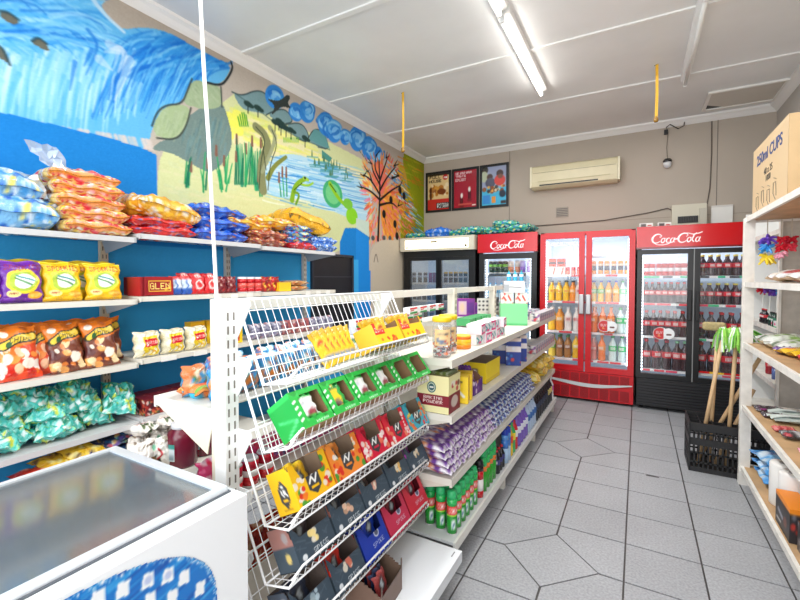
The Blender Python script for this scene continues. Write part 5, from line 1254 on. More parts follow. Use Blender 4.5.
c=Cv(20,30,(130,220,150)); c.rect(0,.9,1,1,(90,190,120)); gr=boxp(.22,.16,.18,c,Cv(2,2,(110,204,134)),'green_carton_box',top=(150,230,170)); put(gr,(-.93,3.62,1.051),(0,0,.35),'tall pale green box near the far end of the upper shelf')
c=Cv(24,16,(244,240,236)); c.line([(.2,.4),(.4,.7)],3,(220,60,50)); c.line([(.6,.3),(.8,.7)],3,(220,60,50)); c.blobs(5,[(230,80,70),(240,200,190)],.05,.1); cu=boxp(.1,.1,.09,c,c,'cup_box',top=(244,240,236))
for k in range(2): put(cu,(-.985+.11*k,3.62+.04*k,1.232),(0,0,.35),'white and red box on top of the pale green box, %s of two'%('inner','outer')[k])
c=Cv(24,24,(226,226,228)); c.rect(.3,.2,.8,.9,(240,240,240)); c.rect(.0,.3,.25,.9,(170,174,180)); c.line([(.3,.5),(.8,.55)],1.5,(90,90,100)); ds=boxp(.17,.12,.10,c,c,'white_box',top=(236,236,236)); put(ds,(-.93,3.64,1.323),(0,0,.35),'white box with grey print, highest on the upper shelf')
tt=bottle('small_bottle',.09,.018,(60,170,210),(240,240,244),(40,150,90)); 
for k in range(3): put(tt,(-.97+.05*k,3.63+.015*k,1.424),(0,0,0),'tiny bottle standing on the highest white box',None,'tiny bottles on the white box')
c=cv_mix((224,214,214),[(200,40,60),(60,60,90),(240,240,240),(120,60,140),(150,150,150)],16,(.06,.14),14,18); sp=boxp(.05,.09,.075,c,c,'sweet_packet','packet',top=(210,200,200)); c=cv_mix((180,190,200),[(80,60,140),(230,60,80),(40,60,140),(240,240,240)],16,(.06,.14),14,18); sp2=boxp(.05,.09,.075,c,c,'sweet_packet','packet',top=(190,190,200))
for k in range(15): put((sp,sp2)[k%2],(-.815,3.96+.052*k,1.051),(0,0,PI/2),('pale sweet packet along the far rail of the upper shelf','bluish sweet packet along the far rail of the upper shelf')[k%2],None,('pale packets, upper far rail','bluish packets, upper far rail')[k%2])
for k in range(18): put((sp,sp2)[k%2],(-.815,3.80+.052*k,.781),(0,0,PI/2),('pale sweet packet along the middle shelf rail','bluish sweet packet along the middle shelf rail')[k%2],None,('pale packets, middle rail','bluish packets, middle rail')[k%2])
for k in range(6): put((sp,sp2)[k%2],(-.95,4.0+.12*k,1.051),(0,0,PI/2),'sweet packet in the inner row of the upper shelf',None,'packets, inner row')
# middle shelf
c=Cv(64,60,(236,228,170),2); c.rect(0,.52,1,.82,(130,24,40)); c.text('BAKING',.5,.6,.085,(240,230,220),.6).text('POWDER',.5,.71,.085,(240,230,220),.62); c.ell(.46,.32,.14,.15,(40,96,100)); c.ell(.46,.32,.11,.12,(220,226,200)); c.ell(.46,.32,.09,.095,(50,90,96)); c.rect(.4,.3,.52,.34,(230,230,220))
s=Cv(40,60,(236,228,170)); s.rect(0,.5,1,1,(130,24,40)); s.ell(.5,.72,.3,.16,(206,190,180)); s.blobs(8,[(190,50,50),(240,236,220),(120,70,50)],.06,.12,(.3,.2,.9,.5))
bk=boxp(.17,.15,.185,c,s,'baking_powder_carton','carton',top=None,c=(150,140,90)); put(bk,(-.875,1.955,.781),(0,0,.0),'cream and maroon carton of baking powder on the middle shelf')
c=Cv(14,20,(226,214,160)); c.rect(0,0,1,.3,(90,100,50)); BS=std(.075,.13,.012,c,101,'baking_powder_sachet','sachet',nu=8,nv=8)
for k in range(6):
    for r_ in range(2): put(BS,(-.918+.08*r_,1.90+.02*k,.85),(-.05,0,0),'cream sachet with green edge standing in the baking powder carton',None,'baking powder sachets in their carton')
c=Cv(30,40,(246,210,30)); c.ell(.5,.35,.14,.14,(240,130,30)); c.line([(.2,.7),(.6,.6),(.8,.75)],4,(240,240,230)); c.ell(.4,.66,.2,.14,(236,236,226)); c.line([(.3,.2),(.7,.24)],2,(60,60,50)); c.rect(0,0,1,.06,(200,160,20)); yk=boxp(.11,.055,.15,c,Cv(24,30,(246,200,30)),'custard_box',top=(244,206,40)); put(yk,(-.83,2.11,.781),(0,0,.2),'yellow powder box beside the baking powder carton'); put(yk,(-.84,2.19,.781),(0,0,.25),'yellow powder box behind the first one')
c=Cv(20,24,(214,206,190)); kp=std(.06,.09,.02,c,102,'paper_packet','packet',nu=8,nv=8); put(kp,(-.86,2.10,.925),(.1,0,.2),'crumpled cream paper packet on top of the yellow box')
f=Cv(30,24,(90,40,130)); f.blobs(12,[(140,80,170),(230,180,60),(240,230,240)],.05,.1); o=cutbox(.15,.13,.13,f,f,lambda u,v:v>.6,.6,(150,110,90),.6).build('display_carton',PAINT); o.location=(-.86,2.33,.781); o.rotation_euler=(0,0,PI/2); tag(o,'small brown display carton of purple sweets on the middle shelf','carton')
for k in range(4): put(pp,(-.83-.02*k,2.33,.79),(-.3,0,PI/2),'purple sweet packet in the small display carton',None,'purple sweets in the display carton',scale=(.7,.7,.7))
f=Cv(30,20,(248,222,30)); f.rect(0,.8,1,1,(230,200,20)); s=Cv(24,20,(246,214,30)); s.rect(.25,.3,.75,.8,(110,90,100)); s.rect(.3,.36,.7,.45,(240,230,200)); m=MB((150,130,110)); o=cutbox(.30,.22,.13,f,s,lambda u,v:False,1,(150,134,120),1).build('yellow_open_carton',PAINT); o.location=(-.93,2.70,.781); o.rotation_euler=(0,0,PI/2); tag(o,'large empty bright yellow open carton on the middle shelf','carton')
c=Cv(24,40,(30,60,150)); c.rect(0,.3,1,.5,(240,230,230)); c.blobs(10,[(220,60,60),(40,120,200),(240,240,250)],.06,.12); c.rect(0,.0,1,.12,(220,200,190)); bt=boxp(.11,.08,.21,c,c,'washing_powder_box',top=(200,200,210))
for k in range(2): put(bt,(-.83,3.24+.19*k,.781),(0,0,.35),'tall blue washing powder box on the middle shelf, %s of two'%('nearer','farther')[k]); put(bt,(-.94,3.26+.19*k,.781),(0,0,.35),'tall blue washing powder box in the inner row',None,'inner washing powder boxes')
# lower shelf: flat packets in stacks
def flat(bg,pal,seed,mt=FOIL):
    c=cv_mix(bg,pal,16,(.03,.09),28,36,stretch=3); c.line([(.1,.9),(.5,.8),(.9,.93)],3,pal[0]); c.line([(0,.7),(.6,.62),(1,.72)],3,pal[0]); c.rect(0,.97,1,1,bg); return proto(pillow(.125,.30,.04,c,seed,16,22,lump=.003,full=4),'soap_powder_sachet',mt,'sachet')
P1=flat((236,232,238),[(96,40,140),(240,236,240),(110,50,150),(246,240,244),(226,120,50)],110); P2=flat((232,236,244),[(30,50,130),(240,240,246),(60,150,200),(236,240,248),(30,60,150),(180,50,100)],111)
nm4=('bottom','lower middle','upper middle','top')
for k in range(26):
    y=1.935+.072*k*1.0+ (0 if k<10 else .01)
    for r_ in range(4 if k<19 else 4):
        pr_=P1 if k<10 else P2
        put(pr_,(-.775-.012*r_+rng.uniform(-.004,.004),y,.49+.0335*r_),(-PI/2+.10,.05+rng.uniform(-.08,.08),PI/2+rng.uniform(-.16,.16)),('purple and white sachet in the stacks on the lower shelf, %s layer' if k<10 else 'navy and white sachet in the stacks on the lower shelf, %s layer')%nm4[r_],None,('purple sachets, %s layer' if k<10 else 'navy sachets, %s layer')%nm4[r_])
ylw=std(.26,.28,.10,cv_mix((236,196,50),[(246,216,90),(220,170,30),(250,236,160),(200,140,30)],50,(.02,.06)),112,'pasta_bag','bag',CRINK,lump=.008)
for k in range(5): put(ylw,(-.76,3.96+.17*k,.53+(.08 if k%2 else 0)),(-PI/2+.1,0,PI/2+(.2,-.15,.1,-.2,.1)[k]),'golden bag of pasta at the far end of the lower shelf, %s of five'%ORD[k])
# deck: insecticide cans and bottles
dm=can('insecticide_can',.215,.0265,[(0,.02,(200,200,200)),(.02,.42,(30,150,50)),(.42,.46,(150,210,60)),(.46,.66,(220,60,50)),(.66,.82,(40,180,90))],'spray can',nozzle=(50,180,110))
def doomlab(o,bg,txt,tc):
    c=Cv(30,12,bg); c.text(txt,.5,.5,.7,tc,.8); P=np.zeros((5,12,3))
    for j in range(5):
        for i in range(12): a=-PI/2-1.1+2.2*i/11; P[j,i]=(.0270*math.cos(a),.0270*math.sin(a),.215*(.47+.18*j/4))
    U,V=np.meshgrid(np.linspace(0,1,12),np.linspace(0,1,5)); m=MB(); m.surf(P,c.at(U,V)); 
    c2=Cv(12,14,(30,150,50)); c2.ell(.5,.5,.4,.42,(236,240,240)); c2.line([(.3,.4),(.7,.5),(.4,.7)],2,(60,110,150)); P2=P.copy()
    for j in range(5):
        for i in range(12): P2[j,i,2]=.215*(.1+.28*j/4)
    m.surf(P2[:,3:9],c2.at(*np.meshgrid(np.linspace(0,1,6),np.linspace(0,1,5)))); part(m.build('label',PAINT),o)
doomlab(dm,(220,60,50),'DOOM',(255,255,255))
for r_ in range(6):
    for q_ in range(3): put(dm,(-.80-.066*q_,1.95+.062*r_+.012*q_,.166),(0,0,.7),'green insecticide can with red band on the gondola deck, nearest block',None,'green insecticide cans, nearest block')
rk=can('insecticide_can',.22,.0265,[(0,.02,(200,200,200)),(.02,.2,(190,20,30)),(.2,.5,(240,236,236)),(.5,.72,(200,20,34)),(.72,.84,(24,22,24))],'spray can',nozzle=(26,24,26)); put(rk,(-.795,2.35,.166),(0,0,0),'red and white spray can with black cap among the green cans'); put(rk,(-.86,2.37,.166),(0,0,0),'red and white spray can, inner one beside the first')
gd=can('insecticide_can',.25,.0265,[(0,.02,(200,200,200)),(.02,.5,(50,160,50)),(.5,.62,(236,130,50)),(.62,.82,(40,180,90))],'spray can',nozzle=(40,170,100))
for r_ in range(4):
    for q_ in range(2): put(gd,(-.80-.066*q_,2.43+.062*r_,.166),(0,0,0),'taller green insecticide can with orange band beyond the red can',None,'taller green insecticide cans')
bkb=bottle('shoe_polish_bottle',.15,.025,(26,26,34),(60,60,120),(190,30,40))
for k in range(3): put(bkb,(-.795,2.70+.055*k,.166),(0,0,0),'short dark bottle with red cap beside the spray cans',None,'short dark bottles with red caps')
ab=can('air_freshener_can',.235,.026,[(0,.02,(200,200,200)),(.02,.45,(170,200,230)),(.45,.7,(60,120,200)),(.7,.84,(90,150,220))],'spray can',nozzle=(30,60,170))
for k in range(2): put(ab,(-.79,2.88+.06*k,.166),(0,0,0),'pale blue air freshener can with navy cap, %s of two'%('nearer','farther')[k])
for k,(a,b,nn) in enumerate((((240,200,30),(230,90,40),'yellow and orange'),((60,170,90),(240,220,60),'green and yellow'),((210,40,50),(240,240,240),'red and white'))):
    o=bottle('cleaner_bottle',.24,.032,a,b,(60,60,180)); put(o,(-.80,3.02+.07*k,.166),(0,0,0),'%s cleaner bottle on the gondola deck'%nn)
pb=bottle('bleach_bottle',.25,.036,(120,90,190),(230,230,244),(200,200,230))
for k in range(4): put(pb,(-.80,3.24+.078*k,.166),(0,0,0),'lilac cleaner bottle with white label on the gondola deck',None,'lilac cleaner bottles')
wb_=bottle('bleach_bottle',.25,.036,(180,200,226),(60,110,180),(30,60,140))
for k in range(4): put(wb_,(-.80,3.56+.078*k,.166),(0,0,0),'pale blue cleaner bottle with blue label on the gondola deck',None,'pale blue cleaner bottles')
db=bottle('dark_cleaner_bottle',.26,.036,(24,26,34),(50,60,80),(20,20,26))
for k in range(7): put(db,(-.80-.0,3.88+.078*k,.166),(0,0,0),'black cleaner bottle standing on the deck below the golden bags',None,'black cleaner bottles')
for k in range(7): put(db,(-.89,3.56+.078*k,.166),(0,0,0),'black cleaner bottle in the inner row of the deck',None,'black cleaner bottles, inner row')
dy=bottle('dark_cleaner_bottle',.26,.036,(24,26,34),(220,200,120),(220,220,40))
for k in range(3): put(dy,(-.80,4.43+.078*k,.166),(0,0,0),'black bottle with yellow cap near the end of the deck',None,'black bottles with yellow caps')
o=bottle('toilet_cleaner_bottle',.24,.034,(236,236,240),(200,60,160),(240,240,244)); put(o,(-.80,4.68,.166),(0,0,0),'white and magenta bottle at the very end of the deck')
# ================================================================ FRIDGE CONTENTS
def rowput(p,xs,z,ys,label,grp,jit=.004):
    for y in ys:
        for x in xs: put(p,(x+rng.uniform(-jit,jit),FYF+y,z+.0005),(0,0,rng.uniform(-.3,.3) if True else 0),label,None,grp)
def lsp(a,b,n): return [a+(b-a)*i/(n-1) for i in range(n)]
# D, black two-door cola fridge
cc=can('soda_can',.150,.030,[(0,.05,(190,190,194)),(.05,.35,(206,20,34)),(.35,.62,(240,226,228)),(.62,.92,(206,20,34))],n=12)
rowput(cc,lsp(.085,.43,7),1.47,(.14,),'red and white soda can on the top shelf of the black cola fridge','red soda cans in the cola fridge')
cola=bottle('cola_bottle',.235,.033,(58,26,32),(214,20,36),(206,20,34)); colay=bottle('cola_bottle',.225,.033,(58,26,32),(220,40,60),(236,220,90)); big=bottle('large_cola_bottle',.325,.048,(58,26,32),(210,20,36),(206,20,34)); big_g=bottle('large_cola_bottle',.325,.048,(62,30,34),(214,60,70),(150,220,170)); mid=bottle('cola_bottle',.28,.040,(56,26,34),(214,30,44),(214,20,36))
rowput(cola,lsp(.085,.44,7),1.17,(.14,.23),'cola bottle on the second shelf behind the near door of the cola fridge','cola bottles, second shelf, near door')
rowput(mid,lsp(.09,.43,6),.805,(.15,.25),'cola bottle on the third shelf behind the near door of the cola fridge','cola bottles, third shelf, near door')
rowput(big,[.09,.19,.29],.435,(.16,.27),'large cola bottle on the bottom shelf behind the near door','large cola bottles, near door'); rowput(big_g,[.385,.455],.435,(.15,),'large cola bottle with pale green cap on the bottom shelf','large cola bottles with green caps')
rowput(colay,lsp(.60,.95,6),1.47,(.14,.23),'yellow-capped cola bottle on the top shelf of the cola fridge','yellow-capped cola bottles, top shelf')
rowput(colay,lsp(.59,.96,6),1.17,(.14,.23),'yellow-capped cola bottle on the second shelf of the cola fridge','yellow-capped cola bottles, second shelf')
rowput(mid,lsp(.60,.95,5),.805,(.15,.25),'red-capped cola bottle on the third shelf behind the far door','cola bottles, third shelf, far door')
rowput(big,lsp(.60,.94,4),.435,(.16,.27),'large cola bottle on the bottom shelf behind the far door','large cola bottles, far door')
# C, red fridge
jy=bottle('juice_bottle',.25,.037,(250,196,20),(246,214,60),(60,60,60),labtxt=(220,120,30)); jo=bottle('juice_bottle',.25,.037,(240,140,20),(236,160,40),(50,50,60),labtxt=(240,220,200)); jc=bottle('juice_bottle',.25,.037,(232,226,214),(220,200,200),(240,240,240),labtxt=(190,40,40))
jb=bottle('orange_soda_bottle',.25,.035,(250,160,20),(240,190,60),(30,60,190)); jg=bottle('orange_soda_bottle',.25,.035,(240,190,30),(110,190,80),(30,60,190)); cg=bottle('clear_soda_bottle',.25,.035,(206,228,222),(120,210,150),(40,160,90)); 
sl=can('slim_can',.17,.026,[(0,.05,(210,210,214)),(.05,.3,(240,150,40)),(.3,.6,(60,60,80)),(.6,.75,(236,200,170)),(.75,.93,(240,150,40))],n=12)
c=Cv(24,30,(240,236,230)); c.rect(0,0,1,.5,(220,70,40)); c.rect(.1,.2,.9,.32,(60,50,60)); c.line([(.6,1),(.8,.6)],4,(220,60,40)); lc=boxp(.09,.07,.2,c,c,'juice_carton','carton',top=(236,236,230))
rowput(lc,[-.93,-.825],1.49,(.14,),'white and orange juice carton on the top shelf of the red fridge','juice cartons in the red fridge',0)
fl=can('flat_can',.10,.026,[(0,.05,(200,200,200)),(.05,.5,(236,120,90)),(.5,.93,(214,40,50))],n=12)
rowput(fl,lsp(-.75,-.62,3),1.49,(.13,),'short red and orange can next to the juice cartons','short cans in the red fridge')
rowput(jy,[-.94,-.855,-.77],1.17,(.14,.24),'yellow juice bottle with dark cap on the second shelf of the red fridge','yellow juice bottles, second shelf'); rowput(jo,[-.69],1.17,(.14,.24),'orange juice bottle with dark cap on the second shelf','orange juice bottles, second shelf'); rowput(jc,[-.625],1.17,(.14,),'pale juice bottle with white cap on the second shelf','pale juice bottles')
jy2=bottle('tall_juice_bottle',.29,.044,(250,196,20),(246,214,60),(240,240,230)); jo2=bottle('tall_juice_bottle',.29,.044,(240,150,20),(236,170,50),(240,240,230)); mk=bottle('milk_drink_bottle',.29,.042,(238,232,224),(234,216,212),(240,240,240),labtxt=(200,50,40))
rowput(jy2,[-.935],.805,(.15,.26),'tall yellow juice bottle on the third shelf of the red fridge','tall yellow juice bottles'); rowput(jo2,[-.84],.805,(.15,.26),'tall orange juice bottle on the third shelf, near door','tall orange juice bottles'); rowput(mk,[-.745,-.65],.805,(.15,.26),'white milk drink bottle with red lettering on the third shelf','milk drink bottles')
ja=bottle('tall_juice_bottle',.27,.045,(240,210,70),(120,190,60),(50,170,80)); jr=bottle('tall_juice_bottle',.27,.042,(176,120,60),(150,90,50),(40,150,90)); 
rowput(ja,[-.93],.475,(.16,.27),'yellow bottle with green label and cap on the bottom shelf','green-labelled yellow bottles'); rowput(jr,[-.84,-.75],.475,(.16,.27),'brown iced tea bottle on the bottom shelf of the red fridge','brown tea bottles'); rowput(jy2,[-.65],.475,(.16,),'tall yellow juice bottle on the bottom shelf','yellow juice bottle, bottom shelf')
rowput(sl,lsp(-.46,-.11,6),1.49,(.13,.2),'slim orange and black can on the top shelf of the red fridge','slim cans in the red fridge')
rowput(jg,[-.46,-.38],1.17,(.14,.24),'orange soda bottle with green label and blue cap','green-labelled orange sodas'); rowput(jb,[-.30,-.225],1.17,(.14,.24),'orange soda bottle with blue cap on the second shelf','blue-capped orange sodas'); rowput(cg,[-.155,-.09],1.17,(.14,.24),'clear soda bottle with green label on the second shelf','clear sodas, second shelf')
fo=bottle('tall_orange_soda_bottle',.30,.042,(244,120,20),(240,140,40),(240,120,30),labtxt=(250,240,230)); sg=bottle('tall_clear_soda_bottle',.30,.043,(212,232,228),(60,190,110),(60,180,100)); fp=bottle('pink_soda_bottle',.28,.042,(236,160,150),(226,130,120),(240,230,230))
rowput(fo,[-.45,-.36,-.27],.805,(.15,.26),'tall orange soda bottle on the third shelf, far door of the red fridge','tall orange sodas, third shelf'); rowput(sg,[-.175,-.095],.805,(.15,.26),'tall clear soda bottle with green label on the third shelf','tall clear sodas, third shelf')
rowput(fp,[-.455],.475,(.16,.27),'pale pink soda bottle on the bottom shelf of the red fridge','pink sodas'); rowput(fo,[-.36],.475,(.14,),'tall orange soda bottle alone on the bottom shelf','single orange soda, bottom shelf'); rowput(sg,[-.25,-.15],.475,(.16,.27),'tall clear soda bottle with green label on the bottom shelf','tall clear sodas, bottom shelf')
# B, single-door
e1=can('energy_can',.165,.027,[(0,.05,(200,200,200)),(.05,.5,(30,60,40)),(.5,.7,(120,200,60)),(.7,.93,(24,40,30))],n=12); e2=can('energy_can',.165,.027,[(0,.05,(200,200,200)),(.05,.5,(206,120,60)),(.5,.93,(240,220,200))],n=12); e3=can('energy_can',.165,.027,[(0,.05,(200,200,200)),(.05,.5,(140,90,190)),(.5,.93,(210,190,240))],n=12)
rowput(e1,lsp(-1.71,-1.52,4),1.516,(.13,.2),'dark green energy drink can on the top shelf of the narrow fridge','green energy cans'); rowput(e2,lsp(-1.45,-1.36,2),1.516,(.13,.2),'orange and white energy drink can on the top shelf','orange energy cans'); rowput(e3,lsp(-1.30,-1.21,2),1.516,(.13,.2),'violet energy drink can on the top shelf','violet energy cans')
m=MB((46,54,64)); m.box(-1.72,-1.24,FYF+.074,FYF+.079,1.475,1.515); o=m.build('price_rail',PAINT); part(o,fb); o.location=(0,-FYF,0)
wt=bottle('water_bottle',.22,.033,(206,230,240),(90,180,220),(60,160,210),clear=False)
rowput(wt,lsp(-1.72,-1.2,8),1.17,(.14,),'pale water bottle with blue label in the narrow fridge, second shelf','water bottles, second shelf')
rowput(wt,lsp(-1.72,-1.2,8),.90,(.14,),'pale water bottle with blue label in the narrow fridge, third shelf','water bottles, third shelf')
# A, dark cooler
d1=can('dark_can',.155,.029,[(0,.05,(180,180,184)),(.05,.5,(24,34,60)),(.5,.7,(170,180,200)),(.7,.93,(30,44,80))],n=12); d2=can('dark_can',.155,.029,[(0,.05,(180,180,184)),(.05,.93,(150,20,34))],n=12); d3=can('dark_can',.155,.029,[(0,.05,(180,180,184)),(.05,.45,(26,30,44)),(.45,.6,(200,200,210)),(.6,.84,(26,30,44)),(.84,.93,(214,170,40))],top=(230,190,60),n=12)
rowput(d1,lsp(-2.86,-2.68,3),1.385,(.13,),'dark blue can in the cream-topped fridge, near door','dark blue cans, upper shelf'); rowput(d2,lsp(-2.60,-2.46,3),1.385,(.13,),'deep red can in the cream-topped fridge','deep red cans, upper shelf')
rowput(d3,lsp(-2.36,-1.99,6),1.385,(.13,),'black can with golden top in the cream-topped fridge','golden-topped black cans')
rowput(d1,lsp(-2.86,-2.46,6),1.135,(.13,),'dark blue can on the second shelf of the cream-topped fridge','dark blue cans, second shelf'); rowput(d1,lsp(-2.36,-1.99,6),1.135,(.13,),'dark blue can on the second shelf behind the far door','dark blue cans, second shelf far door')
rowput(d1,lsp(-2.86,-2.0,10),.88,(.13,),'dark blue can on the third shelf of the cream-topped fridge','dark blue cans, third shelf')
# ---- bags and boxes on top of the fridges
tb1=bulk((40,150,150),[(20,110,120),(90,200,180),(236,236,230),(40,90,180),(220,220,80),(60,180,120),(24,60,110)],.34,.3,.10,130,110); bb1=bulk((30,110,210),[(20,80,190),(90,160,230),(200,210,236),(40,120,220)],.36,.3,.14,131,50)
for x,z,w_,a,l_ in ((-2.80,2.02,.08,.1,'teal bulk bag on the cream-topped fridge, nearest the mural corner'),(-2.18,2.02,.10,-.2,'teal bulk bag on the cream-topped fridge, beside the blue one'),(-1.95,2.05,.10,.2,'teal bulk bag lying across the gap between two fridges')): lie(tb1,x,5.42,z,w_,rz=a,label=l_)
lie(bb1,-2.46,5.40,2.02,.13,rz=.05,label='bright blue bulk bag on the cream-topped fridge')
for x,z,a,l_ in ((-1.66,2.04,.1,'teal bulk bag on the narrow red-signed fridge, first of three'),(-1.36,2.05,-.15,'teal bulk bag on the narrow red-signed fridge, second of three'),(-1.5,2.11,.3,'teal bulk bag on the narrow red-signed fridge, topmost of three')): lie(tb1,x,5.45,z,.09,rz=a,label=l_)
c=Cv(20,12,(232,228,222)); c.rect(.1,.2,.5,.8,(90,80,80)); c.rect(.6,.4,.9,.7,(200,60,60)); b_=boxp(.13,.08,.05,c,c,'small_carton',top=(236,232,226)); put(b_,(.07,5.5,2.012),(0,0,0),'small white carton on the wide cola fridge, nearer the red one'); put(b_,(.24,5.52,2.012),(0,0,.1),'small white carton on the wide cola fridge, next to the fuse box')

# ================================================================ CRATE WITH MOPS
cr=thing('plastic_crate','black plastic bottle crate holding mop sticks beside the shelf post','crate',(.585,3.975,0))
w,d,h=.23,.165,.36
def lattice(m,o,du,dv,nu,nv,t):
    o,du,dv=map(np.array,(o,du,dv)); n=np.cross(du,dv); n=n/np.linalg.norm(n)*t
    def bar(a,b,ww,horizontal):
        p=o+du*a[0]+dv*a[1]; q=o+du*b[0]+dv*b[1]; s=(dv if horizontal else du); s=s/np.linalg.norm(s)*ww
        V=[p-s-n,p+s-n,p+s+n,p-s+n,q-s-n,q+s-n,q+s+n,q-s+n]; m._add(V,[(0,1,2,3),(7,6,5,4),(0,4,5,1),(1,5,6,2),(2,6,7,3),(3,7,4,0)])
    for i in range(nu+1): bar((i/nu,.0),(i/nu,1),.005,False)
    for j in range(nv+1): bar((0,j/nv),(1,j/nv),.006,True)
for nm_,o_,du_,dv_,nu_ in (('side_panel',(-w,-d,0),(2*w,0,0),(0,0,h),8),('side_panel',(-w,d,0),(2*w,0,0),(0,0,h),8),('side_panel',(-w,-d,0),(0,2*d,0),(0,0,h),6),('side_panel',(w,-d,0),(0,2*d,0),(0,0,h),6)):
    m=MB((30,30,32)); lattice(m,o_,du_,dv_,nu_*2,5,.004)
    o2=np.array(o_); du2=np.array(du_); 
    for z0,z1 in ((0,.035),(.2,.25),(.31,.36)):
        q=[o2+np.array([0,0,z0]),o2+du2+np.array([0,0,z0]),o2+du2+np.array([0,0,z1]),o2+np.array([0,0,z1])]; nn=np.array([.005 if du2[0]==0 else 0,.005 if du2[1]==0 else 0,0]); V=[p-nn for p in q]+[p+nn for p in q]; m._add(V,[(0,1,2,3),(7,6,5,4),(0,4,5,1),(1,5,6,2),(2,6,7,3),(3,7,4,0)])
    part(m.build(nm_,DARK),cr)
m=MB((26,26,28)); m.box(-w,w,-d,d,.0,.012); part(m.build('base',DARK),cr)
m=MB((30,30,32)); 
for k in range(1,6): m.box(-w+2*w*k/6-.003,-w+2*w*k/6+.003,-d,d,.28,.345)
for k in range(1,4): m.box(-w,w,-d+2*d*k/4-.003,-d+2*d*k/4+.003,.28,.345)
part(m.build('divider',DARK),cr)
def mop(p0,p1,kind,label):
    t=thing('mop' if kind!='broom' else 'broom',label,'mop' if kind!='broom' else 'broom',p0); v=Vector(p1)-Vector(p0)
    m=MB(); m.tube([(0,0,0),tuple(v*.5),tuple(v)],.0135,10); part(m.build('handle',STICK),t)
    if kind=='mop':
        m=MB()
        R=np.random.default_rng(int(p1[0]*1000))
        for k in range(64):
            a=R.uniform(-2.6,2.6); L=R.uniform(.14,.27); c_=[(226,236,220),(120,190,70),(150,210,90),(236,240,232),(90,170,60)][int(R.integers(5))]
            dx,dy=math.cos(a)*L*.55,math.sin(a)*.08-.02
            if dx<0: dx*=.5
            else: dx*=1.35
            P=[tuple(v),tuple(v+Vector((dx*.4,dy*.4,.035+R.uniform(0,.02)))),tuple(v+Vector((dx*.9,dy,-.0+R.uniform(-.03,.01)))),tuple(v+Vector((dx*1.15,dy*1.2,-L*.45)))]
            m.tube(P,.008,5,c_,r1=.004)
        x=m.build('mop_head',PAINT); part(x,t)
        m=MB((90,180,70)); m.tube([tuple(v*.96),tuple(v*1.01)],.02,10); part(m.build('socket',PAINT),t)
    if kind=='brush':
        m=MB((206,186,140)); q=v; m.rbox(q.x-.10,q.x+.05,q.y-.03,q.y+.03,q.z-.01,q.z+.055,.02); part(m.build('brush_head',mat('bristle',(176,158,112),.8,var=.3,scale=60,bump=.5)),t)
    return t
mop((.42,3.93,.02),(.565,3.95,1.02),'mop','mop with green and white strings, leaning handle, first stick in the crate')
mop((.60,3.96,.02),(.640,3.93,1.03),'mop','mop with green and white strings, upright handle, second stick in the crate')
mop((.50,4.02,.02),(.545,4.05,1.05),'brush','straw brush head behind the green mops, handle down in the crate')
mop((.44,4.05,.02),(.83,3.90,1.01),'stick','bare wooden handle leaning across behind the white post')
mop((.53,3.98,.02),(.76,4.0,.62),'stick','shorter bare wooden handle crossing behind the leaning one')

# ================================================================ RIGHT SHELVES: goods
# big cup carton
cb=thing('cardboard_carton','big brown cardboard carton of cups on top of the shelf unit','carton',(.98,3.47,1.866))
CARD=(214,184,140); f=Cv(150,90,(216,188,148)); 
for _ in range(30): f.line([(rng.random(),rng.random()),(rng.random(),rng.random())],1,(206,176,134),.25)
m=MB(CARD); w2,d2,h2=.275,.405,.475
m.box(-w2,w2,-d2,d2,0,h2,(206,172,124)); part(m.build('box',mat('cardboard',(212,182,138),.8,var=.08,scale=5)),cb)
m=MB(); m.panel((-w2-.001,d2,0),(0,-2*d2,0),(0,0,h2),f)
part(m.build('printed_side',PAINT),cb)
m=MB((232,214,180)); m.box(-w2-.002,w2,-.03,.03,h2,h2+.001); part(m.build('tape',GLOSS),cb)
def txt(body,size,loc,rot,c,par,name='lettering',bold=.0,sx=1):
    cu=bpy.data.curves.new(name,'FONT'); cu.body=body; cu.size=size; cu.extrude=.0006; cu.align_x='CENTER'; cu.align_y='CENTER'; cu.offset=bold
    o=bpy.data.objects.new(name,cu); col.objects.link(o); o.location=loc; o.rotation_euler=rot; o.scale=(sx,1,1); me=bpy.data.meshes.new_from_object(o); col.objects.unlink(o); o=bpy.data.objects.new(name,me); col.objects.link(o); o.location=loc; o.rotation_euler=rot; o.scale=(sx,1,1); me.materials.clear(); me.materials.append(mat('ink_'+body[:4],c,.6)); part(o,par); return o
RT=(PI/2,0,-PI/2)
txt('250ml CUPS',.10,(-w2-.002,-.0,.375),RT,(40,70,130),cb,bold=.0015,sx=1.15); txt('40 x 25',.06,(-w2-.002,.0,.265),RT,(60,60,60),cb,sx=1.1); txt('1000',.055,(-w2-.002,0.0,.215),RT,(60,60,60),cb,sx=1.1)
for k in range(4):
    m=MB((110,100,84))
    y=.26-.14*k; z=.05; t_=.018 if k%2 else -.0
    P=[(-w2-.002,y-.035,z+t_),(-w2-.002,y-.022,z+.085+t_),(-w2-.002,y+.03,z+.085+t_),(-w2-.002,y+.03,z+.02+t_),(-w2-.002,y-.02,z-.02+t_)]; m.tube(P,.002,4)
    m.tube([(-w2-.002,y-.03,z+.10+t_),(-w2-.002,y+.025,z+.115+t_)],.002,4)
    part(m.build('drawn_cup',PAINT),cb)
m=MB((244,240,230)); m.prism([(.10,.14),(.18,.12),(.2,.2),(.15,.26),(.09,.22)],1,-d2-.002,-d2-.001); part(m.build('label',PAINT),cb)
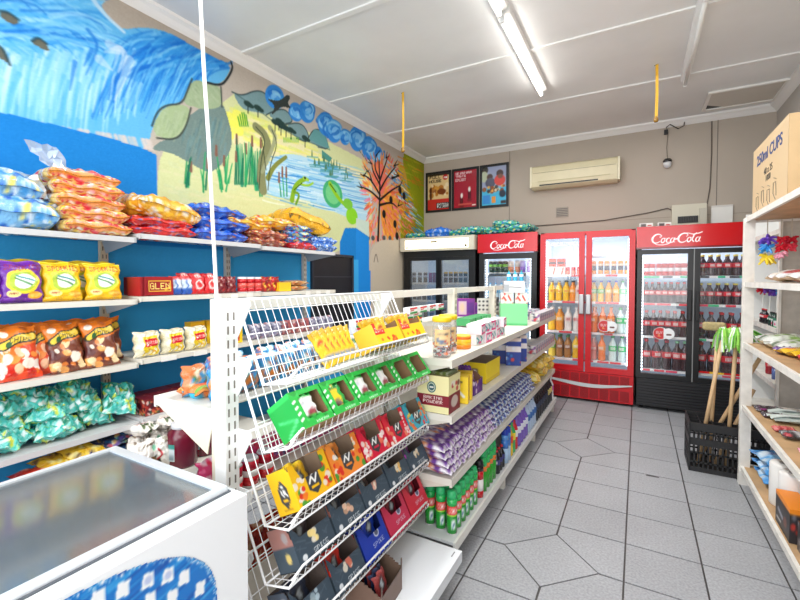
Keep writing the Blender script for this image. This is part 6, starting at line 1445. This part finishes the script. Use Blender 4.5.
# hanging dusters behind the post
def duster(x,y,z,cols,label,s=.05,string=.2):
    t=thing('feather_duster',label,'duster',(x,y,z)); m=MB(); R=np.random.default_rng(int(x*1000+z*100))
    for k,c_ in enumerate(cols):
        for _ in range(22):
            a=R.uniform(0,6.3); b=R.uniform(-1,1); r_=s*R.uniform(.7,1.1); zc=-k*s*1.25; P=[(0,0,zc),(r_*.6*math.cos(a),r_*.6*math.sin(a),zc+b*s*.5),(r_*math.cos(a),r_*math.sin(a),zc+b*s*.8-.01)]
            m.tube(P,.011,5,c_,r1=.006)
    part(m.build('feathers',PAINT),t); m=MB((190,180,160)); m.tube([(0,0,0),(0,0,string)],.003,5); part(m.build('string',PAINT),t)
duster(.755,3.70,1.71,[(110,70,190),(60,150,220),(240,210,50)],'long duster of violet, blue and yellow tufts hanging behind the white post',.05,.13)
duster(.825,3.69,1.70,[(220,40,60),(214,30,50),(240,170,190)],'red and pink duster hanging beside the violet one',.038,.14)
duster(.875,3.68,1.70,[(200,30,50),(226,60,80)],'short red duster hanging beside the pink one',.035,.14)
c=Cv(40,30,(240,236,232)); c.line([(.0,.2),(.5,.05),(1,.2)],8,(214,30,40)); c.ell(.75,.6,.2,.25,(220,30,40)); c.line([(.1,.9),(.4,.6),(.3,.3)],4,(120,130,110)); c.ell(.3,.5,.15,.2,(250,248,246))
rw=proto(pillow(.36,.26,.07,c,140,20,20),'cloth_pack',CRINK,'cloth'); put(rw,(.72,3.42,1.45),(-PI/2+.1,0,-PI/2+.0),'red and white wrapped cloth on the upper board behind the post'); put(rw,(.76,3.1,1.45),(-PI/2+.05,0,-PI/2+.2),'red and white wrapped cloth further along the upper board')
# pompom sticks on the corner unit
for k,(y,c_,l_) in enumerate(((4.72,(206,30,50),'red'),(4.5,(120,60,170),'violet'),(4.3,(100,60,180),'purple'),(4.12,(50,140,200),'blue'))):
    t=thing('pompom_stick','%s round pompom brush on a stick, corner shelves'%l_,'brush',(.945,y,1.07)); m=MB(c_); R=np.random.default_rng(k)
    for _ in range(40):
        v=Vector((R.normal(),R.normal(),R.normal())).normalized()*.05; m.tube([(0,0,.28),tuple(Vector((0,0,.28))+v)],.009,5,c_,r1=.006)
    part(m.build('pompom',PAINT),t); m=MB((230,230,224)); m.tube([(0,0,0),(0,0,.25)],.004,6); m.box(-.02,.02,-.02,.02,0,.02,(40,40,44)); part(m.build('handle',PAINT),t)
tb2=bottle('small_bottle',.12,.022,(24,24,28),(200,40,50),(200,30,40)); tb3=bottle('small_bottle',.11,.022,(30,60,50),(40,120,90),(24,24,28))
for k in range(3): put(tb2,(.925,4.62-.05*k,1.071),(0,0,-1.5),'little black and red bottle on the corner shelf under the pompoms',None,'black and red bottles on the corner shelf'); put(tb3,(.925,4.36-.06*k,1.071),(0,0,-1.5),'little dark green bottle on the corner shelf under the pompoms',None,'dark green bottles on the corner shelf')
c=Cv(20,20,(236,236,238)); c.ell(.5,.5,.3,.2,(220,60,120)); c.rect(0,.8,1,1,(60,170,110)); bx5=boxp(.07,.05,.05,c,c,'small_box',top=(240,240,240))
for k in range(3): put(bx5,(.935,4.27-.08*k,1.071),(0,0,-PI/2),'small white box with pink dot on the corner shelf',None,'small boxes on the corner shelf')
bs=can('spray_bottle',.16,.032,[(0,.5,(90,110,170)),(.5,.75,(150,120,180)),(.75,.8,(60,90,190))],'bottle',nozzle=(40,90,210)); put(bs,(.95,4.28,.661),(0,0,0),'violet bottle with wide blue cap in the corner shelves')
ry3=bottle('small_bottle',.15,.026,(150,40,50),(200,60,70),(40,160,80)); put(ry3,(.95,4.50,.661),(0,0,0),'dark red bottle with green cap beside the blue-capped one'); put(bottle('small_bottle',.15,.03,(190,190,60),(214,214,90),(230,220,80)),(.95,4.14,.661),(0,0,0),'yellow-green bottle beside the blue-capped one')
# boards of the near unit
def floppy(x,y,z,w_,l_,t_,cv,name,label,cat,yaw=0,seed=0,tilt=0): 
    p=proto(pillow(w_,l_,t_,cv,seed,16,18,lump=.003),name,CRINK,cat); put(p,(x,y,z+t_/2),(-PI/2+tilt,0,-PI/2+yaw),label); return p
c=cv_mix((226,232,222),[(120,160,70),(60,80,50),(240,240,236),(150,190,90)],20,(.05,.1),24,24); floppy(.70,3.60,.998,.22,.3,.085,c,'cloth_bundle','green and white mop refill on the middle board behind the post','mop refill',seed=150)
floppy(.72,3.38,.998,.2,.3,.07,c,'cloth_bundle','second green and white mop refill on the middle board','mop refill',.2,seed=151)
c=cv_mix((236,190,40),[(246,210,60),(220,60,40),(200,170,30)],14,(.06,.12),20,20); floppy(.73,3.16,.998,.20,.3,.05,c,'glove_pack','yellow and green glove pack on the middle board','gloves',.3,seed=152)
c=cv_mix((206,40,36),[(226,60,50),(180,24,24),(240,100,80)],14,(.06,.12),20,20); floppy(.74,2.95,.998,.20,.3,.055,c,'glove_pack','bright red glove pack on the middle board','gloves',-.1,seed=153); floppy(.80,2.76,.998,.18,.28,.05,c,'glove_pack','dull red glove pack farther along the middle board','gloves',.2,seed=154)
c=cv_mix((120,90,150),[(90,60,120),(226,220,230),(60,60,60)],14,(.06,.12),20,20); floppy(.71,3.28,1.0,.09,.16,.04,c,'sponge_pack','small violet pack between the mop refill and gloves','pack',seed=155)
c=cv_mix((210,220,214),[(236,240,238),(120,150,130),(90,110,110)],18,(.05,.12),30,16); floppy(.74,3.55,.563,.12,.5,.04,c,'brush_pack','long clear pack of brushes on the lower board, innermost','brush',.0,seed=156); floppy(.72,3.38,.563,.12,.5,.045,c,'brush_pack','long clear pack of brushes on the lower board, outer one','brush',.15,seed=157)
c=cv_mix((60,50,60),[(150,60,120),(20,20,24),(200,190,190)],14,(.06,.12),20,20); floppy(.69,3.62,.563,.1,.16,.03,c,'comb_pack','small black and plum pack near the post','pack',seed=158); floppy(.70,3.48,.563,.08,.12,.025,c,'comb_pack','small black pack beside the brushes','pack',seed=159)
c=cv_mix((90,190,80),[(60,200,90),(240,220,60),(150,220,230),(230,80,60)],16,(.06,.12),20,20); floppy(.80,2.95,.563,.14,.22,.07,c,'toy_pack','green and yellow toy pack on the lower board','toy',.2,seed=160)
c=cv_mix((100,180,210),[(60,150,200),(200,230,240),(120,110,200)],16,(.06,.12),20,20); floppy(.86,3.12,.563,.14,.2,.08,c,'toy_pack','pale blue toy pack behind the green one','toy',seed=161)
c=cv_mix((226,150,170),[(236,190,200),(206,110,130),(240,220,224)],16,(.06,.12),20,20); floppy(.71,2.72,.563,.16,.2,.05,c,'hair_tie_pack','pink pack of hair ties at the edge of the lower board','pack',.1,seed=162)
c=cv_mix((80,76,80),[(30,30,34),(200,196,196),(206,80,90)],16,(.06,.12),20,20); floppy(.70,3.06,.563,.08,.13,.04,c,'toy_pack','small grey and black pack in the middle of the lower board','pack',seed=163); floppy(.69,3.17,.563,.06,.1,.03,cv_mix((206,90,90),[(230,150,140),(150,50,50)],8,(.06,.12),12,12),'toy_pack','tiny red pack beside the grey one','pack',seed=164)
c=cv_mix((210,200,196),[(236,230,226),(160,150,150),(190,120,110)],16,(.06,.12),20,20); floppy(.72,2.52,.563,.18,.22,.06,c,'pack_of_pegs','whitish pack of pegs on the lower board','pack',seed=165)
# bottom board
c=cv_mix((70,150,214),[(40,120,200),(130,190,236),(230,240,246),(30,90,180)],30,(.05,.1),28,28); bl9=proto(pillow(.26,.30,.07,c,170,18,18,lump=.005),'blue_bag',CRINK,'bag')
for k in range(3): put(bl9,(.70,3.52,.165+.055*k),(-PI/2,0,-PI/2+.1*k),'blue crinkled bag on the bottom board by the post, %s of three'%('bottom','middle','top')[k])
for k in range(2): put(bl9,(.82,2.96,.165+.055*k),(-PI/2,0,-PI/2),'blue crinkled bag behind the white rolls, %s one'%('lower','upper')[k])
def roll(x,y,l_):
    t=thing('paper_roll',l_,'roll',(x,y,.131)); m=MB((240,238,234)); m.lathe([(.06,0),(.065,.006),(.065,.235),(.06,.245)],20); part(m.build('paper',PAINT),t); m=MB((150,144,140)); m.lathe([(.022,.244),(.022,.2465)],12); part(m.build('core',PAINT),t)
roll(.75,3.19,'white paper roll standing on the bottom board, nearest the post'); roll(.76,3.05,'white paper roll standing on the bottom board, second one'); roll(.88,3.14,'white paper roll behind the front two')
c=Cv(40,30,(40,38,42)); c.rect(0,0,1,.14,(240,140,30)); c.line([(.2,.5),(.5,.6)],4,(150,150,160)); c.ell(.7,.6,.12,.16,(110,60,50)); c.line([(.1,.8),(.4,.8)],2,(200,200,200)); s=Cv(20,20,(50,48,52)); s.rect(0,0,1,.16,(240,140,30)); s.blobs(5,[(200,60,50),(120,120,130)],.06,.12)
ob=boxp(.24,.09,.17,c,s,'tool_box_pack',top=(240,140,30))
for k in range(3): put(ob,(.715+.105*k,2.86,.131),(0,0,-PI/2),'black and orange box on the bottom board, %s from the front edge'%ORD[k])
ob2=boxp(.2,.1,.14,cv_mix((60,56,60),[(110,100,100),(200,60,50),(30,30,30),(190,180,170)],20,(.05,.1),30,24),s,'tool_box_pack',top=(90,60,50))
for k in range(3): put(ob2,(.74,2.60-.22*k,.131),(0,0,-PI/2),'dark printed box along the bottom board, %s from the orange-topped ones'%ORD[k])

# ================================================================ LIGHT
def area(name,loc,rot,sx,sy,e,c=(1,1,1)):
    L=bpy.data.lights.new(name,'AREA'); L.shape='RECTANGLE'; L.size=sx; L.size_y=sy; L.energy=e; L.color=c
    o=bpy.data.objects.new(name,L); o.location=loc; o.rotation_euler=rot; col.objects.link(o)
area('shop_front_daylight',(-.8,-1.5,1.75),(math.radians(82),0,0),4.0,2.6,EN_FRONT:=140,(.98,.99,1))
area('tube_light',(-.86,2.25,3.22),(0,0,0),.12,1.3,30,(1,.98,.95)); area('tube_light',(-.86,3.7,3.22),(0,0,0),.12,1.3,30,(1,.98,.95))
area('room_bounce',(-.8,2.6,3.25),(0,0,0),3.4,5.6,56,(.97,.985,1))
W=bpy.data.worlds.new('World'); bpy.context.scene.world=W; W.use_nodes=True
bg=W.node_tree.nodes['Background']; bg.inputs['Color'].default_value=(.95,.97,1,1); bg.inputs['Strength'].default_value=.8
# ================================================================ CAMERA
cd=bpy.data.cameras.new('Camera'); cam=bpy.data.objects.new('Camera',cd); col.objects.link(cam)
cam.location=(0,0,CAMZ); cam.rotation_euler=(PI/2-_pt,0,_yaw)
cd.sensor_width=36; cd.lens=36*_F0/800; cd.shift_y=-(300-_PY)/800*-1*-1; cd.clip_start=.02
bpy.context.scene.camera=cam
vs=bpy.context.scene.view_settings; vs.view_transform='Standard'; vs.look='None'; vs.exposure=0.0; vs.gamma=1.0
